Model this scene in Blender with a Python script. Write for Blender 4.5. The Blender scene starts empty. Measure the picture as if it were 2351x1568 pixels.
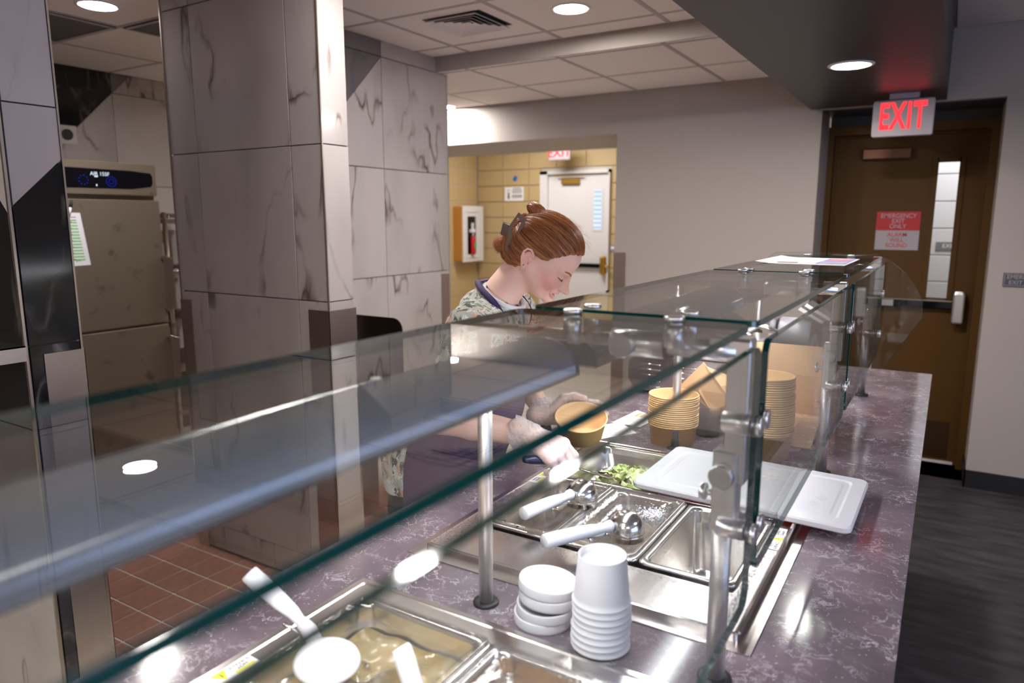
import bpy, math, random
import numpy as np
from mathutils import Vector, Matrix

# ------------------------------------------------------------------ camera, world, exposure, lamps
scn = bpy.context.scene
COL = scn.collection
PI = math.pi

cam_d = bpy.data.cameras.new('camera')
cam = bpy.data.objects.new('camera', cam_d)
COL.objects.link(cam)
cam.location = (0, 0, 1.55)
cam.rotation_euler = (math.radians(90 - 9.676), 0, math.radians(31.385))
cam_d.sensor_width = 36
cam_d.lens = 24.966
cam_d.clip_start = 0.02
cam_d.dof.use_dof = True
cam_d.dof.focus_distance = 1.72
cam_d.dof.aperture_fstop = 3.2
scn.camera = cam

scn.view_settings.view_transform = 'Standard'
scn.view_settings.look = 'None'
scn.view_settings.gamma = 1
scn.view_settings.use_curve_mapping = False
scn.view_settings.exposure = 0.3
try:
    scn.cycles.use_denoising = True
    scn.cycles.max_bounces = 10
    scn.cycles.transparent_max_bounces = 40
    scn.cycles.glossy_bounces = 6
    scn.cycles.diffuse_bounces = 4
    scn.cycles.caustics_reflective = False
    scn.cycles.caustics_refractive = False
    scn.cycles.sample_clamp_indirect = 6
    scn.cycles.blur_glossy = 0.5
except Exception:
    pass

world = bpy.data.worlds.new('room_air')
scn.world = world
world.use_nodes = True
world.node_tree.nodes['Background'].inputs[0].default_value = (0.62, 0.60, 0.66, 1)
world.node_tree.nodes['Background'].inputs[1].default_value = 0.0

DOWN = 290.0          # radiance of a ceiling downlight disc
GUARD_W = 5.0        # watts per metre of counter lamp


def area(name, loc, rot, sx, sy, watts, col):
    d = bpy.data.lights.new(name, 'AREA')
    d.shape = 'RECTANGLE'
    d.size = sx
    d.size_y = sy
    d.energy = watts
    d.color = col
    o = bpy.data.objects.new(name, d)
    COL.objects.link(o)
    o.location = loc
    o.rotation_euler = rot
    return o


# dining room beyond the counter: ceiling panels behind the camera
area('dining_light', (1.6, -1.6, 2.5), (0, 0, 0), 1.0, 1.0, 50, (1, .92, .88))
area('dining_light', (1.9, 1.6, 2.5), (0, 0, 0), .5, .5, 20, (1, .92, .88))
area('dining_light', (-0.45, -2.2, 2.15), (0, 0, 0), .4, .4, 20, (1, .95, .93))
# daylight from the dining room's windows on the customer side
area('window_daylight', (3.1, .2, 1.45), (0, math.radians(90), 0), 1.5, 3.0, 50, (.42, .58, 1))
# corridor behind the serving wall, and the stairwell behind the exit door
area('corridor_light', (-3.9, 6.8, 2.7), (0, 0, 0), 1.0, .6, 33, (1, .97, .95))
area('stairwell_light', (0.1, 5.75, 2.5), (0, 0, 0), .6, .5, 17, (.98, .97, 1))


# ------------------------------------------------------------------ materials
def new_mat(name):
    m = bpy.data.materials.new(name)
    m.use_nodes = True
    return m, m.node_tree.nodes, m.node_tree.links


def pmat(name, col, rough=.5, metal=0., **kw):
    m, N, L = new_mat(name)
    b = N['Principled BSDF']
    b.inputs['Base Color'].default_value = (*col, 1)
    b.inputs['Roughness'].default_value = rough
    b.inputs['Metallic'].default_value = metal
    for k, v in kw.items():
        key = k.replace('_', ' ')
        b.inputs[key].default_value = (*v, 1) if isinstance(v, tuple) and 'Radius' not in key else v
    m.diffuse_color = (*col, 1)
    return m


def bumpy(m, scale, strength, dist=.002, detail=4, stretch=(1, 1, 1), ramp=None, colvar=None):
    """fine relief + slight colour grain on a principled material, in object space"""
    N, L = m.node_tree.nodes, m.node_tree.links
    b = N['Principled BSDF']
    tc = N.new('ShaderNodeTexCoord')
    mp = N.new('ShaderNodeMapping')
    mp.inputs['Scale'].default_value = stretch
    L.new(tc.outputs['Object'], mp.inputs[0])
    n = N.new('ShaderNodeTexNoise')
    n.inputs['Scale'].default_value = scale
    n.inputs['Detail'].default_value = detail
    L.new(mp.outputs[0], n.inputs['Vector'])
    bp = N.new('ShaderNodeBump')
    bp.inputs['Strength'].default_value = strength
    bp.inputs['Distance'].default_value = dist
    L.new(n.outputs[0], bp.inputs['Height'])
    L.new(bp.outputs[0], b.inputs['Normal'])
    if colvar:
        base = tuple(b.inputs['Base Color'].default_value)
        mx = N.new('ShaderNodeMixRGB')
        mx.blend_type = 'MIX'
        mx.inputs[1].default_value = base
        mx.inputs[2].default_value = (*colvar, 1)
        rp = N.new('ShaderNodeValToRGB')
        rp.color_ramp.elements[0].position = .4
        rp.color_ramp.elements[1].position = .65
        L.new(n.outputs[0], rp.inputs[0])
        L.new(rp.outputs[0], mx.inputs[0])
        L.new(mx.outputs[0], b.inputs['Base Color'])
    return m


def brushed(name, col, rough, axis='z', amt=.045):
    """brushed stainless: streaked roughness and a faint streak relief"""
    m = pmat(name, col, rough, 1.0)
    N, L = m.node_tree.nodes, m.node_tree.links
    b = N['Principled BSDF']
    tc = N.new('ShaderNodeTexCoord')
    mp = N.new('ShaderNodeMapping')
    s = {'x': (2, 300, 300), 'y': (300, 2, 300), 'z': (300, 300, 2)}[axis]
    mp.inputs['Scale'].default_value = s
    L.new(tc.outputs['Object'], mp.inputs[0])
    n = N.new('ShaderNodeTexNoise')
    n.inputs['Scale'].default_value = 1
    n.inputs['Detail'].default_value = 2
    L.new(mp.outputs[0], n.inputs['Vector'])
    mr = N.new('ShaderNodeMapRange')
    mr.inputs['To Min'].default_value = max(.02, rough - amt)
    mr.inputs['To Max'].default_value = rough + amt
    L.new(n.outputs[0], mr.inputs[0])
    L.new(mr.outputs[0], b.inputs['Roughness'])
    bp = N.new('ShaderNodeBump')
    bp.inputs['Strength'].default_value = .02
    bp.inputs['Distance'].default_value = .0004
    L.new(n.outputs[0], bp.inputs['Height'])
    L.new(bp.outputs[0], b.inputs['Normal'])
    return m


def emis(name, col, s):
    m, N, L = new_mat(name)
    N.remove(N['Principled BSDF'])
    e = N.new('ShaderNodeEmission')
    e.inputs[0].default_value = (*col, 1)
    e.inputs[1].default_value = s
    L.new(e.outputs[0], N['Material Output'].inputs[0])
    return m


def clear_mat(name, tint=(.93, .97, .95), rough=0.0, haze=0.0, hazecol=(.9, .9, .9), bump=None):
    """clear sheet: Fresnel reflection over tinted see-through, correct on both faces of a solid"""
    m, N, L = new_mat(name)
    N.remove(N['Principled BSDF'])
    out = N['Material Output']
    geo = N.new('ShaderNodeNewGeometry')
    ior = N.new('ShaderNodeMapRange')
    ior.inputs['To Min'].default_value = 1.5
    ior.inputs['To Max'].default_value = 1 / 1.5
    L.new(geo.outputs['Backfacing'], ior.inputs[0])
    fr = N.new('ShaderNodeFresnel')
    L.new(ior.outputs[0], fr.inputs['IOR'])
    tr = N.new('ShaderNodeBsdfTransparent')
    tr.inputs[0].default_value = (*tint, 1)
    gl = N.new('ShaderNodeBsdfGlossy')
    gl.inputs['Roughness'].default_value = rough
    base = tr
    if haze:
        di = N.new('ShaderNodeBsdfDiffuse')
        di.inputs[0].default_value = (*hazecol, 1)
        tl = N.new('ShaderNodeBsdfTranslucent')
        tl.inputs[0].default_value = (*hazecol, 1)
        ad = N.new('ShaderNodeMixShader')
        ad.inputs[0].default_value = .5
        L.new(di.outputs[0], ad.inputs[1])
        L.new(tl.outputs[0], ad.inputs[2])
        mh = N.new('ShaderNodeMixShader')
        mh.inputs[0].default_value = haze
        L.new(tr.outputs[0], mh.inputs[1])
        L.new(ad.outputs[0], mh.inputs[2])
        base = mh
    if bump:
        tc = N.new('ShaderNodeTexCoord')
        n = N.new('ShaderNodeTexNoise')
        n.inputs['Scale'].default_value = bump[0]
        n.inputs['Detail'].default_value = 3
        L.new(tc.outputs['Object'], n.inputs['Vector'])
        bp = N.new('ShaderNodeBump')
        bp.inputs['Strength'].default_value = bump[1]
        bp.inputs['Distance'].default_value = .004
        L.new(n.outputs[0], bp.inputs['Height'])
        L.new(bp.outputs[0], gl.inputs['Normal'])
        L.new(bp.outputs[0], fr.inputs['Normal'])
    mx = N.new('ShaderNodeMixShader')
    L.new(fr.outputs[0], mx.inputs[0])
    L.new(base.outputs[0], mx.inputs[1])
    L.new(gl.outputs[0], mx.inputs[2])
    L.new(mx.outputs[0], out.inputs[0])
    return m


def marble(name, base, cloud, vein, veinamt=1.0, rough=.18, vscale=1.0):
    m = pmat(name, base, rough, 0)
    N, L = m.node_tree.nodes, m.node_tree.links
    b = N['Principled BSDF']
    tc = N.new('ShaderNodeTexCoord')
    oi = N.new('ShaderNodeObjectInfo')
    mul = N.new('ShaderNodeMath')
    mul.operation = 'MULTIPLY'
    mul.inputs[1].default_value = 37.0
    L.new(oi.outputs['Random'], mul.inputs[0])
    add = N.new('ShaderNodeVectorMath')
    add.operation = 'ADD'
    L.new(tc.outputs['Object'], add.inputs[0])
    L.new(mul.outputs[0], add.inputs[1])
    mp = N.new('ShaderNodeMapping')
    mp.inputs['Scale'].default_value = (1.6, 1.6, .62)
    mp.inputs['Rotation'].default_value = (.35, .35, 0)
    L.new(add.outputs[0], mp.inputs[0])
    # broad distortion
    w = N.new('ShaderNodeTexNoise')
    w.inputs['Scale'].default_value = 2.2 * vscale
    w.inputs['Detail'].default_value = 5
    L.new(mp.outputs[0], w.inputs['Vector'])
    add2 = N.new('ShaderNodeVectorMath')
    add2.operation = 'MULTIPLY_ADD'
    add2.inputs[1].default_value = (.42, .42, .42)
    L.new(w.outputs['Color'], add2.inputs[0])
    L.new(mp.outputs[0], add2.inputs[2])
    v = N.new('ShaderNodeTexNoise')
    v.inputs['Scale'].default_value = 1.9 * vscale
    v.inputs['Detail'].default_value = 3.5
    v.inputs['Roughness'].default_value = .5
    L.new(add2.outputs[0], v.inputs['Vector'])
    r1 = N.new('ShaderNodeValToRGB')          # thin ridge of the noise = vein
    e = r1.color_ramp.elements
    e[0].position = .478
    e[0].color = (0, 0, 0, 1)
    e[1].position = .526
    e[1].color = (0, 0, 0, 1)
    k = e.new(.50)
    k.color = (veinamt, veinamt, veinamt, 1)
    k2 = e.new(.507)
    k2.color = (.25 * veinamt, .25 * veinamt, .25 * veinamt, 1)
    L.new(v.outputs[0], r1.inputs[0])
    fade = N.new('ShaderNodeValToRGB')
    fade.color_ramp.elements[0].position = .42
    fade.color_ramp.elements[1].position = .62
    f = N.new('ShaderNodeTexNoise')
    f.inputs['Scale'].default_value = 3.1
    L.new(add.outputs[0], f.inputs['Vector'])
    L.new(f.outputs[0], fade.inputs[0])
    mm = N.new('ShaderNodeMath')
    mm.operation = 'MULTIPLY'
    L.new(r1.outputs[0], mm.inputs[0])
    L.new(fade.outputs[0], mm.inputs[1])
    c1 = N.new('ShaderNodeMixRGB')
    c1.inputs[1].default_value = (*base, 1)
    c1.inputs[2].default_value = (*cloud, 1)
    r2 = N.new('ShaderNodeValToRGB')
    r2.color_ramp.elements[0].position = .45
    r2.color_ramp.elements[1].position = .72
    L.new(w.outputs[0], r2.inputs[0])
    L.new(r2.outputs[0], c1.inputs[0])
    c2 = N.new('ShaderNodeMixRGB')
    c2.inputs[2].default_value = (*vein, 1)
    L.new(mm.outputs[0], c2.inputs[0])
    L.new(c1.outputs[0], c2.inputs[1])
    L.new(c2.outputs[0], b.inputs['Base Color'])
    return m


def counter_mat():
    m = pmat('quartz_counter', (.2, .16, .18), .11, 0)
    N, L = m.node_tree.nodes, m.node_tree.links
    b = N['Principled BSDF']
    tc = N.new('ShaderNodeTexCoord')
    n0 = N.new('ShaderNodeTexNoise')
    n0.inputs['Scale'].default_value = 7
    n0.inputs['Detail'].default_value = 4
    L.new(tc.outputs['Object'], n0.inputs['Vector'])
    r0 = N.new('ShaderNodeValToRGB')
    r0.color_ramp.elements[0].position = .35
    r0.color_ramp.elements[0].color = (.120, .094, .108, 1)
    r0.color_ramp.elements[1].position = .68
    r0.color_ramp.elements[1].color = (.21, .165, .186, 1)
    L.new(n0.outputs[0], r0.inputs[0])
    ad = N.new('ShaderNodeVectorMath')
    ad.operation = 'MULTIPLY_ADD'
    ad.inputs[1].default_value = (.09, .09, .09)
    n1 = N.new('ShaderNodeTexNoise')
    n1.inputs['Scale'].default_value = 14
    n1.inputs['Detail'].default_value = 3
    L.new(tc.outputs['Object'], n1.inputs['Vector'])
    L.new(n1.outputs['Color'], ad.inputs[0])
    L.new(tc.outputs['Object'], ad.inputs[2])
    v = N.new('ShaderNodeTexNoise')
    v.inputs['Scale'].default_value = 15
    v.inputs['Detail'].default_value = 5
    v.inputs['Roughness'].default_value = .6
    L.new(ad.outputs[0], v.inputs['Vector'])
    r1 = N.new('ShaderNodeValToRGB')
    e = r1.color_ramp.elements
    e[0].position, e[0].color = .482, (0, 0, 0, 1)
    e[1].position, e[1].color = .518, (0, 0, 0, 1)
    k = e.new(.5)
    k.color = (1, 1, 1, 1)
    L.new(v.outputs[0], r1.inputs[0])
    f = N.new('ShaderNodeTexNoise')
    f.inputs['Scale'].default_value = 11
    f.inputs['Detail'].default_value = 2
    L.new(tc.outputs['Object'], f.inputs['Vector'])
    rf = N.new('ShaderNodeValToRGB')
    rf.color_ramp.elements[0].position = .46
    rf.color_ramp.elements[1].position = .64
    L.new(f.outputs[0], rf.inputs[0])
    mm = N.new('ShaderNodeMath')
    mm.operation = 'MULTIPLY'
    L.new(r1.outputs[0], mm.inputs[0])
    L.new(rf.outputs[0], mm.inputs[1])
    # second, finer family of wisps
    vb = N.new('ShaderNodeTexNoise')
    vb.inputs['Scale'].default_value = 34
    vb.inputs['Detail'].default_value = 4
    vb.inputs['Roughness'].default_value = .6
    L.new(ad.outputs[0], vb.inputs['Vector'])
    rb_ = N.new('ShaderNodeValToRGB')
    eb = rb_.color_ramp.elements
    eb[0].position, eb[0].color = .470, (0, 0, 0, 1)
    eb[1].position, eb[1].color = .530, (0, 0, 0, 1)
    kb = eb.new(.5)
    kb.color = (.7, .7, .7, 1)
    L.new(vb.outputs[0], rb_.inputs[0])
    fb = N.new('ShaderNodeTexNoise')
    fb.inputs['Scale'].default_value = 17
    L.new(ad.outputs[0], fb.inputs['Vector'])
    rfb = N.new('ShaderNodeValToRGB')
    rfb.color_ramp.elements[0].position = .5
    rfb.color_ramp.elements[1].position = .62
    L.new(fb.outputs[0], rfb.inputs[0])
    mb_ = N.new('ShaderNodeMath')
    mb_.operation = 'MULTIPLY'
    L.new(rb_.outputs[0], mb_.inputs[0])
    L.new(rfb.outputs[0], mb_.inputs[1])
    mxx = N.new('ShaderNodeMath')
    mxx.operation = 'MAXIMUM'
    L.new(mm.outputs[0], mxx.inputs[0])
    L.new(mb_.outputs[0], mxx.inputs[1])
    mk = N.new('ShaderNodeMath')
    mk.operation = 'MULTIPLY'
    mk.inputs[1].default_value = .75
    L.new(mxx.outputs[0], mk.inputs[0])
    c1 = N.new('ShaderNodeMixRGB')
    c1.inputs[2].default_value = (.62, .56, .6, 1)
    L.new(mk.outputs[0], c1.inputs[0])
    L.new(r0.outputs[0], c1.inputs[1])
    vo = N.new('ShaderNodeTexVoronoi')
    vo.inputs['Scale'].default_value = 120
    L.new(tc.outputs['Object'], vo.inputs['Vector'])
    lt = N.new('ShaderNodeValToRGB')
    lt.color_ramp.elements[0].position = .10
    lt.color_ramp.elements[0].color = (1, 1, 1, 1)
    lt.color_ramp.elements[1].position = .16
    lt.color_ramp.elements[1].color = (0, 0, 0, 1)
    L.new(vo.outputs['Distance'], lt.inputs[0])
    gate = N.new('ShaderNodeMath')
    gate.operation = 'GREATER_THAN'
    gate.inputs[1].default_value = .62
    sep = N.new('ShaderNodeSeparateColor')
    L.new(vo.outputs['Color'], sep.inputs[0])
    L.new(sep.outputs[0], gate.inputs[0])
    m3 = N.new('ShaderNodeMath')
    m3.operation = 'MULTIPLY'
    L.new(lt.outputs[0], m3.inputs[0])
    L.new(gate.outputs[0], m3.inputs[1])
    m4 = N.new('ShaderNodeMath')
    m4.operation = 'MULTIPLY'
    m4.inputs[1].default_value = .6
    L.new(m3.outputs[0], m4.inputs[0])
    c2 = N.new('ShaderNodeMixRGB')
    c2.inputs[2].default_value = (.75, .7, .75, 1)
    L.new(m4.outputs[0], c2.inputs[0])
    L.new(c1.outputs[0], c2.inputs[1])
    L.new(c2.outputs[0], b.inputs['Base Color'])
    return m


M = {}
M['marble'] = marble('white_marble_tile', (.49, .44, .41), (.40, .355, .33), (.11, .08, .06), 1.0, .09, .85)
M['marble_dark'] = marble('charcoal_stone_tile', (.16, .14, .14), (.21, .18, .18), (.09, .08, .08), .5, .3)
M['marble_grey'] = marble('grey_stone_tile', (.30, .265, .275), (.36, .32, .33), (.2, .17, .17), .6, .3)
M['marble_black'] = marble('black_marble_tile', (.008, .008, .009), (.012, .012, .013), (.4, .36, .32), .35, .12, .9)
M['grout'] = pmat('brown_grout', (.075, .055, .045), .9)
M['grout_light'] = pmat('light_grout', (.62, .56, .50), .9)
M['steel'] = brushed('brushed_stainless', (.74, .70, .67), .42, 'z')
M['steel_x'] = brushed('brushed_stainless_sheet', (.64, .60, .58), .24, 'y')
M['steel_dk'] = brushed('dull_stainless', (.46, .39, .33), .34, 'z')
M['steel_guard'] = brushed('stainless_corner_guard', (.5, .42, .38), .3, 'x')
M['chrome'] = pmat('satin_chrome', (.78, .77, .77), .3, 1)
M['polish'] = pmat('polished_steel', (.78, .76, .75), .10, 1)
M['black'] = pmat('black_rubber', (.012, .012, .013), .5)
M['blackgloss'] = pmat('black_glass_panel', (.004, .004, .006), .08)
M['lamp_grey'] = pmat('grey_anodised_housing', (.27, .28, .31), .17, .15, Coat_Weight=.6, Coat_Roughness=.12)
M['white_paint'] = bumpy(pmat('white_ceiling_panel', (.87, .78, .74), .85), 160, .25, .001)
M['grid'] = pmat('ceiling_grid_metal', (.46, .41, .39), .6)
M['wall'] = bumpy(pmat('greige_wall_paint', (.43, .375, .33), .75), 220, .15, .0006)
M['soffit'] = bumpy(pmat('charcoal_soffit_paint', (.042, .037, .038), .42), 120, .1, .0005)
M['baseboard'] = pmat('black_vinyl_base', (.01, .009, .011), .4)
M['vinyl'] = bumpy(pmat('slate_vinyl_floor', (.028, .025, .029), .45), 5, .2, .0006, 8, (1, 4, 1), colvar=(.06, .054, .058))
M['quarry'] = bumpy(pmat('red_quarry_tile', (.235, .085, .052), .5), 30, .3, .0008, colvar=(.30, .125, .078))
M['block'] = bumpy(pmat('tan_painted_block', (.54, .40, .20), .55), 90, .35, .0012)
M['block_white'] = bumpy(pmat('white_painted_block', (.75, .72, .74), .6), 90, .35, .0012)
M['door_brown'] = bumpy(pmat('ochre_brown_door_paint', (.092, .040, .005), .6, 0, Specular_IOR_Level=.25), 150, .1, .0004)
M['door_white'] = pmat('white_door_paint', (.74, .72, .72), .45)
M['quartz'] = counter_mat()
M['cabinet'] = pmat('dark_counter_front', (.05, .045, .05), .5)
M['glass'] = clear_mat('clear_glass', (.955, .975, .965))
M['glass_edge'] = pmat('green_glass_edge', (.0, .045, .038), .06, 0, Specular_IOR_Level=.9)
M['plastic_clear'] = clear_mat('clear_polycarbonate', (.93, .92, .92), .04, .05, (.9, .88, .88), (60, .25))
M['plastic_white'] = pmat('white_plastic', (.86, .84, .86), .35)
M['paper_white'] = pmat('white_paperboard', (.76, .73, .75), .6)
M['paper'] = pmat('white_paper', (.88, .87, .88), .8)
M['kraft'] = bumpy(pmat('kraft_paperboard', (.76, .50, .24), .6), 90, .1, .0004)
M['card'] = bumpy(pmat('corrugated_cardboard', (.58, .36, .19), .8), 60, .15, .0005, 3, (1, 1, 12))
M['tape'] = pmat('ink_black', (.02, .02, .02), .7)
M['yellow'] = pmat('warning_yellow', (.78, .78, .05), .5)
M['red'] = pmat('sign_red', (.50, .012, .02), .5)
M['redtext'] = pmat('red_lettering', (.55, .03, .03), .5)
M['signwhite'] = pmat('sign_white', (.42, .37, .38), .5)
M['blue'] = pmat('blue_tape', (.02, .12, .5), .6)
M['brass'] = pmat('tarnished_brass', (.62, .38, .08), .35, .9)
M['bronze'] = pmat('bronze_closer', (.15, .065, .035), .4, .6)
M['led'] = emis('downlight_lens', (1, .945, .915), DOWN)
M['led_hot'] = emis('bright_downlight_lens', (1, .96, .95), DOWN * 1.8)
M['exitled'] = emis('exit_letter_glow', (1, .035, .045), 1.5)
M['dispblue'] = emis('blue_display_glow', (.02, .07, 1), .28)
M['dispwhite'] = emis('white_display_glow', (.75, .85, 1), 1.0)
M['strip'] = emis('counter_lamp_tube', (.93, .95, 1), 8)


# ------------------------------------------------------------------ mesh helpers
def link(name, me, mat, parent, kind=None):
    o = bpy.data.objects.new(name, me)
    COL.objects.link(o)
    if mat is not None and not me.materials:
        for q in (mat if isinstance(mat, (list, tuple)) else [mat]):
            me.materials.append(q)
    if parent is not None:
        o.parent = parent
        if parent.get('_w'):
            o.location = tuple(-c for c in parent.location) if not parent.parent else (0, 0, 0)
    if kind:
        o['kind'] = kind
    return o


def tag(o, label=None, cat=None, group=None, kind=None):
    if label:
        o['label'] = label
    if cat:
        o['category'] = cat
    if group:
        o['group'] = group
    if kind:
        o['kind'] = kind
    return o


def thing(name, loc, label, cat, group=None, rot=None, kind=None, local=False):
    """Empty at the base of a thing; parts are modelled in world space unless local"""
    o = bpy.data.objects.new(name, None)
    o.empty_display_size = .05
    COL.objects.link(o)
    o.location = loc
    if rot:
        o.rotation_euler = rot
    if not local:
        o['_w'] = 1
    return tag(o, label, cat, group, kind)


class MB:
    def __init__(s):
        s.v, s.f, s.mi, s.sm = [], [], [], []
        s.cur = 0

    def add(s, vs, fs, smooth=False):
        b = len(s.v)
        s.v += [tuple(p) for p in vs]
        for q in fs:
            s.f.append([b + i for i in q])
            s.mi.append(s.cur)
            s.sm.append(smooth)
        return s

    def box(s, x0, x1, y0, y1, z0, z1, bev=0):
        if bev <= 0:
            vs = [(x, y, z) for z in (z0, z1) for y in (y0, y1) for x in (x0, x1)]
            return s.add(vs, [(0, 2, 3, 1), (4, 5, 7, 6), (0, 1, 5, 4), (2, 6, 7, 3), (0, 4, 6, 2), (1, 3, 7, 5)])
        cx, cy = (x0 + x1) / 2, (y0 + y1) / 2
        hx, hy = (x1 - x0) / 2, (y1 - y0) / 2
        return s.loft([(hx - bev, hy - bev, 0, z0), (hx, hy, bev, z0 + bev), (hx, hy, bev, z1 - bev), (hx - bev, hy - bev, 0, z1)], cx, cy, n=1, caps=(1, 1))

    def loft(s, levels, cx, cy, n=4, caps=(1, 1), smooth=False):
        """stack of rounded rectangles (hx, hy, r, z)"""
        rings = []
        for hx, hy, r, z in levels:
            r = max(r, 1e-5)
            ring = []
            for k, (sx, sy) in enumerate(((1, 1), (-1, 1), (-1, -1), (1, -1))):
                for i in range(n + 1):
                    a = PI / 2 * (k + i / n)
                    ring.append((cx + sx * (hx - r) + r * math.cos(a), cy + sy * (hy - r) + r * math.sin(a), z))
            rings.append(ring)
        m = len(rings[0])
        vs = [p for r_ in rings for p in r_]
        fs = []
        for j in range(len(rings) - 1):
            for i in range(m):
                a, b = j * m + i, j * m + (i + 1) % m
                fs.append((a, b, b + m, a + m))
        if caps[0]:
            fs.append(tuple(range(m - 1, -1, -1)))
        if caps[1]:
            fs.append(tuple(range((len(rings) - 1) * m, len(rings) * m)))
        return s.add(vs, fs, smooth)

    def lathe(s, prof, c, axis='z', n=24, caps=True, smooth=True, ang=0):
        """prof: (radius, height) along the axis from c"""
        ax = {'x': Vector((1, 0, 0)), 'y': Vector((0, 1, 0)), 'z': Vector((0, 0, 1))}.get(axis, None)
        if ax is None:
            ax = Vector(axis).normalized()
        u = ax.orthogonal().normalized()
        w = ax.cross(u)
        c = Vector(c)
        vs, fs = [], []
        for r, h in prof:
            for i in range(n):
                a = 2 * PI * i / n + ang
                vs.append(c + ax * h + (u * math.cos(a) + w * math.sin(a)) * max(r, 1e-5))
        for j in range(len(prof) - 1):
            for i in range(n):
                a, b = j * n + i, j * n + (i + 1) % n
                fs.append((a, b, b + n, a + n))
        s.add(vs, fs, smooth)
        if caps:
            b0 = len(s.v) - len(vs)
            for q in (list(range(n - 1, -1, -1)), list(range((len(prof) - 1) * n, len(prof) * n))):
                s.f.append([b0 + i for i in q])
                s.mi.append(s.cur)
                s.sm.append(False)
        return s

    def cyl(s, p0, p1, r, n=20, r1=None, bev=0):
        p0, p1 = Vector(p0), Vector(p1)
        d = (p1 - p0)
        h = d.length
        r1 = r if r1 is None else r1
        prof = [(r, 0), (r1, h)] if not bev else [(r - bev, 0), (r, bev), (r1, h - bev), (r1 - bev, h)]
        return s.lathe(prof, p0, tuple(d), n)

    def tube(s, pts, r, n=8, caps=True):
        pts = [Vector(p) for p in pts]
        rs = r if isinstance(r, (list, tuple)) else [r] * len(pts)
        t0 = (pts[1] - pts[0]).normalized()
        u = t0.orthogonal().normalized()
        vs, fs = [], []
        for i, p in enumerate(pts):
            t = (pts[min(i + 1, len(pts) - 1)] - pts[max(i - 1, 0)]).normalized()
            u = (u - t * u.dot(t)).normalized()
            w = t.cross(u)
            for k in range(n):
                a = 2 * PI * k / n
                vs.append(p + (u * math.cos(a) + w * math.sin(a)) * rs[i])
        for j in range(len(pts) - 1):
            for i in range(n):
                a, b = j * n + i, j * n + (i + 1) % n
                fs.append((a, b, b + n, a + n))
        if caps:
            fs.append(tuple(range(n - 1, -1, -1)))
            fs.append(tuple(range((len(pts) - 1) * n, len(pts) * n)))
        return s.add(vs, fs, True)

    def prism(s, poly, o, u, v, nrm, t, ch=0.0):
        """polygon (2-d, ccw seen against nrm) extruded from o by t along nrm, with a small chamfer"""
        o, u, v, nrm = Vector(o), Vector(u), Vector(v), Vector(nrm)
        n = len(poly)
        c = (sum(p[0] for p in poly) / n, sum(p[1] for p in poly) / n)

        def ring(h, k):
            out = []
            for i in range(n):
                p, a, b = poly[i], poly[i - 1], poly[(i + 1) % n]
                if k:
                    d1 = Vector((a[0] - p[0], a[1] - p[1])).normalized()
                    d2 = Vector((b[0] - p[0], b[1] - p[1])).normalized()
                    bi = d1 + d2
                    sn = abs(d1.x * d2.y - d1.y * d2.x)
                    p = (p[0] + bi.x * k / max(sn, .3), p[1] + bi.y * k / max(sn, .3))
                out.append(o + u * p[0] + v * p[1] + nrm * h)
            return out
        vs = ring(0, 0) + (ring(t - ch, 0) + ring(t, ch) if ch else ring(t, 0))
        L_ = len(vs) // n
        fs = []
        for j in range(L_ - 1):
            for i in range(n):
                a, b = j * n + i, j * n + (i + 1) % n
                fs.append((a, b, b + n, a + n))
        fs.append(tuple(range((L_ - 1) * n, L_ * n)))
        fs.append(tuple(range(n - 1, -1, -1)))
        return s.add(vs, fs)

    def mesh(s, name, recalc=False):
        me = bpy.data.meshes.new(name)
        me.from_pydata(s.v, [], s.f)
        for p, mi, sm in zip(me.polygons, s.mi, s.sm):
            p.material_index = mi
            p.use_smooth = sm
        if recalc:
            import bmesh
            bm = bmesh.new()
            bm.from_mesh(me)
            bmesh.ops.recalc_face_normals(bm, faces=bm.faces)
            bm.to_mesh(me)
            bm.free()
        me.update()
        return me

    def build(s, name, mat, parent=None, kind=None, recalc=False):
        return link(name, s.mesh(name, recalc), mat, parent, kind)


def struct(name, mb, mat, parent=None):
    return mb.build(name, mat, parent, 'structure' if parent is None else None)


def text(name, s, size, loc, rot, mat, parent=None, extrude=.0005, sx=1, align='CENTER', bold=0, space=1.0):
    cu = bpy.data.curves.new(name, 'FONT')
    cu.body = s
    cu.size = size
    cu.extrude = extrude
    cu.offset = bold
    cu.space_character = space
    cu.align_x = align
    cu.align_y = 'CENTER'
    cu.materials.append(mat)
    o = bpy.data.objects.new(name, cu)
    COL.objects.link(o)
    loc = Vector(loc)
    if parent is not None:
        o.parent = parent
        if parent.get('_w'):
            loc = loc - parent.location
    o.location = loc
    o.rotation_euler = rot
    me = bpy.data.meshes.new_from_object(o)
    q = bpy.data.objects.new(name, me)
    COL.objects.link(q)
    q.parent = parent
    q.location = loc
    q.rotation_euler = rot
    q.scale = (sx, 1, 1)
    bpy.data.objects.remove(o)
    bpy.data.curves.remove(cu)
    q.name = name
    return q


ORD = ['', 'topmost', 'second', 'third', 'fourth', 'fifth', 'sixth', 'seventh', 'eighth', 'ninth', 'tenth', 'eleventh', 'twelfth', 'thirteenth', 'fourteenth', 'fifteenth', 'sixteenth', 'seventeenth', 'eighteenth',
       'nineteenth', 'twentieth', 'twenty-first', 'twenty-second', 'twenty-third', 'twenty-fourth', 'twenty-fifth', 'twenty-sixth']


_tiles = {}


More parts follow.
